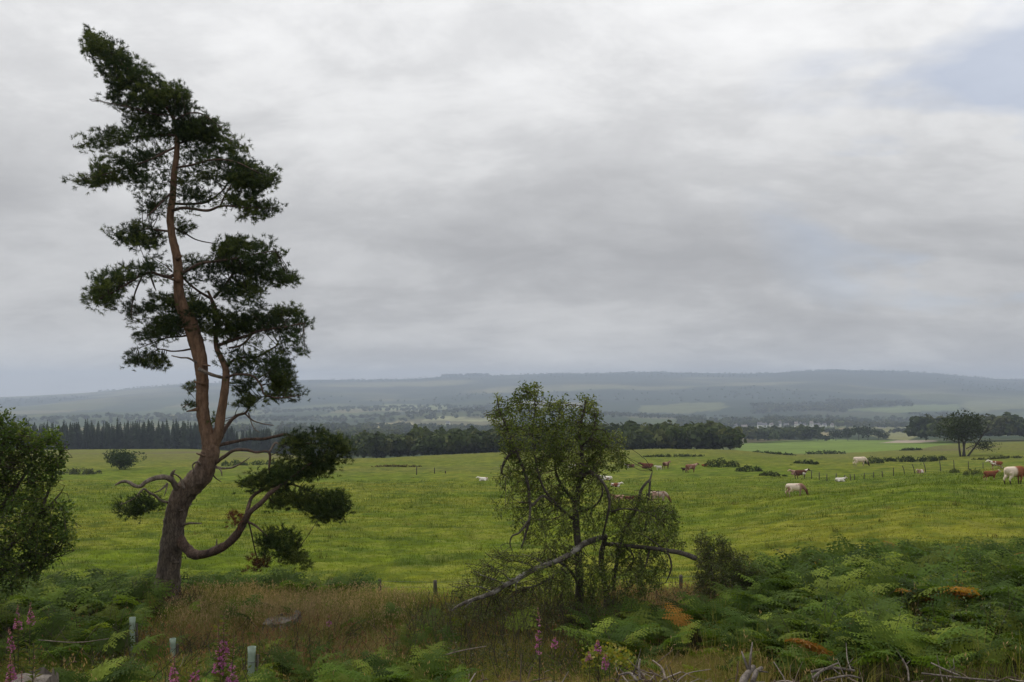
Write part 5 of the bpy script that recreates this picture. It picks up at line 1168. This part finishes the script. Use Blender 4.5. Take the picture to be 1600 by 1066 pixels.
def stump(px, py_c, D, rx, h, label, tilt=0.1, mat=('pale_wood', 'lichen_bark')):
    c = P(px, py_c, D); g = G(px, D); root = thing('tree_stump', [c[0], c[1], g[2]], label, 'stump')
    q = MB(); n = 30; a = np.linspace(0, 2 * np.pi, n, endpoint=False); rad = rx * (1 + .3 * (vnoise(np.cos(a) * 1.7 + 5, np.sin(a) * 1.7 + px, 3) - .5) * 2)
    V = []
    H = max(c[2] - g[2] + h * .3, .15)
    for k, (f_, z) in enumerate([(1.35, -.1), (1.12, H * .35), (1.02, H * .7), (1.0, H)]):
        jag = (vnoise(a * 3, a * 0 + k, 9) - .5) * .16 * (k == 3)
        V += [(c[0] + rad[i] * f_ * math.cos(a[i]), D + rad[i] * f_ * .9 * math.sin(a[i]), g[2] + z + jag[i] + tilt * math.cos(a[i]) * rx) for i in range(n)]
    i = np.arange(3)[:, None] * n; j = np.arange(n)[None]; j2 = (j + 1) % n
    q.add(V, np.stack([i + j, i + j2, i + n + j2, i + n + j], -1).reshape(-1, 4)); q.build('bark', M[mat[1]], root)
    q = MB(); W = [(c[0] + rad[i] * s * math.cos(a[i]), D + rad[i] * s * .9 * math.sin(a[i]), g[2] + H - .03 + (.012 if s < .5 else 0) + tilt * math.cos(a[i]) * rx * s + .012 * math.sin(a[i] * 3) * s) for s in (1.0, .6, .25) for i in range(n)] + [(c[0], D, g[2] + H + .02)]
    i = np.arange(2)[:, None] * n
    q.add(W, [np.stack([i + j, i + j2, i + n + j2, i + n + j], -1).reshape(-1, 4), np.stack([2 * n + np.arange(n), 2 * n + (np.arange(n) + 1) % n, np.full(n, 3 * n)], -1)]); q.build('cut_top', M[mat[0]], root)
stump(441, 968, 16.0, .34, .06, 'weathered old stump in the brown grass right of the pine', .12)
stump(52, 1064, 9.2, .24, .1, 'pale cut stump in the bottom left corner', -.05, ('pale_wood', 'pale_wood'))

def stick(pts, label, mat='pale_wood', sides=7, name='fallen_branch', cat='dead branch', group='pale dead branches on the ground'):
    p = smooth_path([[*P(x, y, D), r * .72] for x, y, D, r in pts], 5); b = p[0, :3]
    q = MB(); tube(q, p, sides, rough=.18)
    m = len(p) // 2
    for s in range(2):
        i = int(rng.integers(2, len(p) - 2)); e = p[i, :3] + rng.normal(size=3) * .12 + [0, 0, .04]
        tube(q, np.array([[*p[i, :3], p[i, 3] * .5], [*((p[i, :3] + e) / 2), p[i, 3] * .4], [*e, p[i, 3] * .2]]), 5)
    q.build(name, M[mat], origin=tuple(b), smooth=True, label=label, cat=cat, group=group)
stick([(1157, 1075, 9.6, .06), (1166, 1056, 9.8, .055), (1177, 1042, 10.0, .04)], 'thick pale split log standing at the bottom edge')
stick([(1176, 1066, 9.9, .04), (1182, 1050, 10.1, .04), (1190, 1044, 10.2, .03)], 'short grey log leaning beside the split log')
stick([(1268, 1050, 9.7, .02), (1300, 1044, 9.9, .022), (1335, 1048, 10.0, .02)], 'straight pale branch lying across the brash on the right')
stick([(1270, 1060, 9.5, .018), (1285, 1048, 9.7, .02), (1310, 1036, 9.9, .012)], 'slanting pale branch crossing the straight one')
stick([(1290, 1062, 9.4, .014), (1325, 1056, 9.6, .016), (1345, 1060, 9.6, .01)], 'low short pale branch under the straight one')
stick([(1410, 1030, 10.2, .012), (1418, 1045, 10.0, .014), (1420, 1064, 9.8, .014)], 'thin white upright stick right of the pale branches')
stick([(1455, 1036, 10.2, .012), (1480, 1048, 10.0, .016), (1500, 1056, 9.8, .016)], 'thin grey branch sloping down near the right corner')
stick([(1440, 1052, 9.8, .012), (1490, 1058, 9.7, .016), (1560, 1064, 9.6, .012)], 'long grey branch lying along the bottom right edge')
stick([(1000, 1030, 10.2, .014), (998, 1045, 10.1, .02), (1000, 1062, 9.9, .02)], 'pale upright forked stick right of the bramble')
stick([(966, 1055, 9.8, .012), (985, 1052, 9.8, .022), (995, 1064, 9.6, .022)], 'pale bent stick below the bramble')
stick([(1020, 1032, 10.3, .012), (1034, 1044, 10.0, .018), (1040, 1062, 9.8, .018)], 'curved brown stick at the right of the brash by the bramble', 'dead_bark')
stick([(1322, 1005, 11.6, .008), (1324, 1030, 10.8, .01), (1330, 1048, 10.2, .012)], 'thin dead stem rising through the bracken')
stick([(60, 1000, 12, .008), (120, 1004, 12, .01), (170, 998, 12.2, .006)], 'thin dry twig lying in the left undergrowth', 'dead_bark')
stick([(690, 1025, 11, .01), (720, 1017, 11.2, .012), (760, 1010, 11.4, .008)], 'bent grey twig lying below the torn limb', 'dead_bark')
# brash: tangle of small dead sticks
q = MB()
def brash(x0, x1, D0, D1, n, up=.25):
    for _ in range(n):
        px, D = rng.uniform(x0, x1), rng.uniform(D0, D1); a = G(px, D) + np.array([0, 0, rng.uniform(.05, up + .12)])
        d = unit(np.array([rng.normal(), rng.normal() * .8, rng.normal() * .35])); L = rng.uniform(.15, .5)
        e = a + d * L; m = (a + e) / 2 + rng.normal(size=3) * .04; r = rng.uniform(.004, .013)
        c = np.array([(.15, .115, .09), (.25, .21, .18), (.09, .065, .05)])[int(rng.integers(3))]
        tube(q, smooth_path([[*a, r], [*m, r * .9], [*e, r * .5]], 3), 4, c, cap=False)
brash(955, 1070, 9.6, 11.0, 150, .35); brash(1230, 1360, 9.6, 10.6, 70); brash(1400, 1640, 9.5, 10.4, 90); brash(700, 960, 9.8, 12, 130, .15); brash(1070, 1240, 9.6, 10.4, 50); brash(-60, 400, 9, 12, 60, .2)
M['brash'] = attr_mat('brash_wood', .9, 6, 30, .3)
q.build('brash', M['brash'], label='tangle of small dead sticks on the ground along the bottom edge', cat='dead wood', kind='stuff')

# ------------------------------------------------------------------ air
hz = MB(); x, y0, y1, z0, z1 = 9600., -420., 7700., float(GZ.min()) - 1.5, float(GZ.max()) + 6
Vb = [(-x, y0, z0), (x, y0, z0), (x, y1, z0), (-x, y1, z0), (-x, y0, z1), (x, y0, z1), (x, y1, z1), (-x, y1, z1)]
hz.add(Vb, np.array([[3, 2, 1, 0], [4, 5, 6, 7], [0, 1, 5, 4], [1, 2, 6, 5], [2, 3, 7, 6], [3, 0, 4, 7]]))
m_ = bpy.data.materials.new('haze_air'); m_.use_nodes = True; nt = m_.node_tree
nt.nodes.remove(nt.nodes['Principled BSDF'])
pv = N(nt, 'ShaderNodeVolumePrincipled'); pv.inputs['Color'].default_value = (.67, .775, .94, 1); pv.inputs['Density'].default_value = 2.1e-4; pv.inputs['Anisotropy'].default_value = .2
nt.links.new(pv.outputs[0], nt.nodes['Material Output'].inputs['Volume'])
hz.build('haze', m_, kind='stuff', label='thin grey blue haze filling the valley air', cat='haze')

# ------------------------------------------------------------------ sky, sun, camera
SUN_EL, SUN_AZ = math.radians(52), math.radians(-35)     # azimuth measured from the view direction, left negative
W_ = bpy.data.worlds.new('World'); S.world = W_; W_.use_nodes = True; nt = W_.node_tree
bg = nt.nodes['Background']; bg.inputs['Strength'].default_value = .1
sky = N(nt, 'ShaderNodeTexSky', sky_type='NISHITA', sun_disc=False, sun_elevation=SUN_EL, sun_rotation=SUN_AZ)
tc = N(nt, 'ShaderNodeTexCoord'); sx = N(nt, 'ShaderNodeSeparateXYZ'); nt.links.new(tc.outputs['Generated'], sx.inputs[0])
def mth(op, a, b=None, c=None):
    n = N(nt, 'ShaderNodeMath', operation=op)
    for i, v in enumerate((a, b, c)):
        if v is None: continue
        if isinstance(v, (int, float)): n.inputs[i].default_value = v
        else: nt.links.new(v, n.inputs[i])
    return n.outputs[0]
zc = mth('ADD', mth('MAXIMUM', sx.outputs['Z'], 0.0), .30)
cx = N(nt, 'ShaderNodeCombineXYZ'); nt.links.new(mth('DIVIDE', sx.outputs['X'], zc), cx.inputs[0]); nt.links.new(mth('DIVIDE', sx.outputs['Y'], zc), cx.inputs[1])
rotm = N(nt, 'ShaderNodeMapping'); rotm.inputs['Rotation'].default_value = (0, 0, math.radians(24)); rotm.inputs['Scale'].default_value = (.75, 1.0, 1); rotm.inputs['Location'].default_value = (11.3, 8.8, 0)
nt.links.new(cx.outputs[0], rotm.inputs['Vector'])
nA = N(nt, 'ShaderNodeTexNoise', i_Scale=1.25, i_Detail=6.0, i_Roughness=.5, i_Distortion=.3); nt.links.new(rotm.outputs[0], nA.inputs['Vector'])
nB = N(nt, 'ShaderNodeTexNoise', i_Scale=3.9, i_Detail=9.0, i_Roughness=.64, i_Distortion=.3); nt.links.new(rotm.outputs[0], nB.inputs['Vector'])
nL = N(nt, 'ShaderNodeTexNoise', i_Scale=8.0, i_Detail=7.0, i_Roughness=.55, i_Distortion=.6); nt.links.new(rotm.outputs[0], nL.inputs['Vector'])
mixn = mth('ADD', mth('ADD', mth('MULTIPLY', nA.outputs[0], .58), mth('MULTIPLY', nB.outputs[0], .31)), mth('MULTIPLY', nL.outputs[0], .11))
elev = ramp(nt, sx.outputs['Z'], [(0.0, (6.3, 6.25, 6.2)), (.04, (5.7, 5.7, 5.72)), (.13, (5.5, 5.54, 5.65)), (.24, (7.3, 7.34, 7.42)), (.36, (9.0, 9.03, 9.1)), (.7, (9.4, 9.45, 9.55))])
var = ramp(nt, mixn, [(.38, (.74, .742, .752)), (.465, (.88, .882, .887)), (.51, (1.0, 1.0, 1.0)), (.60, (1.15, 1.15, 1.145))])
cloud = mixc(nt, elev, var, 1.0, 'MULTIPLY')
# pale blue openings toward the right
dirv = unit(np.array([(1560 - 800) / F, 1, (HORIZON - 215) / F]))
vd = N(nt, 'ShaderNodeVectorMath', operation='DOT_PRODUCT'); nt.links.new(tc.outputs['Generated'], vd.inputs[0]); vd.inputs[1].default_value = tuple(dirv)
loc = N(nt, 'ShaderNodeMapRange'); loc.inputs['From Min'].default_value = .968; loc.inputs['From Max'].default_value = .992; nt.links.new(vd.outputs['Value'], loc.inputs['Value'])
nC_ = N(nt, 'ShaderNodeTexNoise', i_Scale=1.5, i_Detail=5.0, i_Distortion=.4); nt.links.new(rotm.outputs[0], nC_.inputs['Vector'])
gap = mth('MULTIPLY', loc.outputs[0], ramp(nt, nC_.outputs[0], [(.53, (0, 0, 0)), (.60, (1, 1, 1))]))
skyc = mixc(nt, mixc(nt, sky.outputs[0], (1.0, 1.0, 1.0), 1.0, 'MULTIPLY'), (5.0, 5.6, 7.2), .6)
full = mixc(nt, cloud, skyc, mth('MULTIPLY', gap, .62))
mrz = N(nt, 'ShaderNodeMapRange'); mrz.inputs['From Min'].default_value = -.06; mrz.inputs['From Max'].default_value = -.035; nt.links.new(sx.outputs['Z'], mrz.inputs['Value']); below = mrz.outputs[0]
full = mixc(nt, (.9, .95, .6), full, below)
nt.links.new(full, bg.inputs['Color'])

sl = bpy.data.lights.new('sun', 'SUN'); sl.energy = 1.8; sl.angle = math.radians(14); sl.color = (1, .96, .9)
so = bpy.data.objects.new('sun', sl); COL.objects.link(so)
sd = Vector((math.sin(SUN_AZ) * math.cos(SUN_EL), math.cos(SUN_AZ) * math.cos(SUN_EL), math.sin(SUN_EL)))
so.rotation_euler = sd.to_track_quat('Z', 'Y').to_euler(); so.location = (0, 0, 60)

cam = bpy.data.cameras.new('camera'); co = bpy.data.objects.new('camera', cam); COL.objects.link(co)
cam.sensor_fit = 'HORIZONTAL'; cam.sensor_width = 36; cam.lens = 36 * F / 1600; cam.shift_y = (HORIZON - 533) / 1600
cam.clip_start = .1; cam.clip_end = 40000
co.location = (0, 0, EYE); co.rotation_euler = (math.pi / 2, 0, 0); S.camera = co
S.view_settings.view_transform = 'Standard'; S.view_settings.look = 'None'; S.view_settings.exposure = 0; S.view_settings.gamma = 1
cy = S.cycles; cy.use_denoising = True; cy.max_bounces = 5; cy.diffuse_bounces = 2; cy.glossy_bounces = 1; cy.transmission_bounces = 3; cy.volume_bounces = 0; cy.transparent_max_bounces = 4
cy.caustics_reflective = False; cy.caustics_refractive = False
cy.use_adaptive_sampling = True; cy.adaptive_threshold = .015
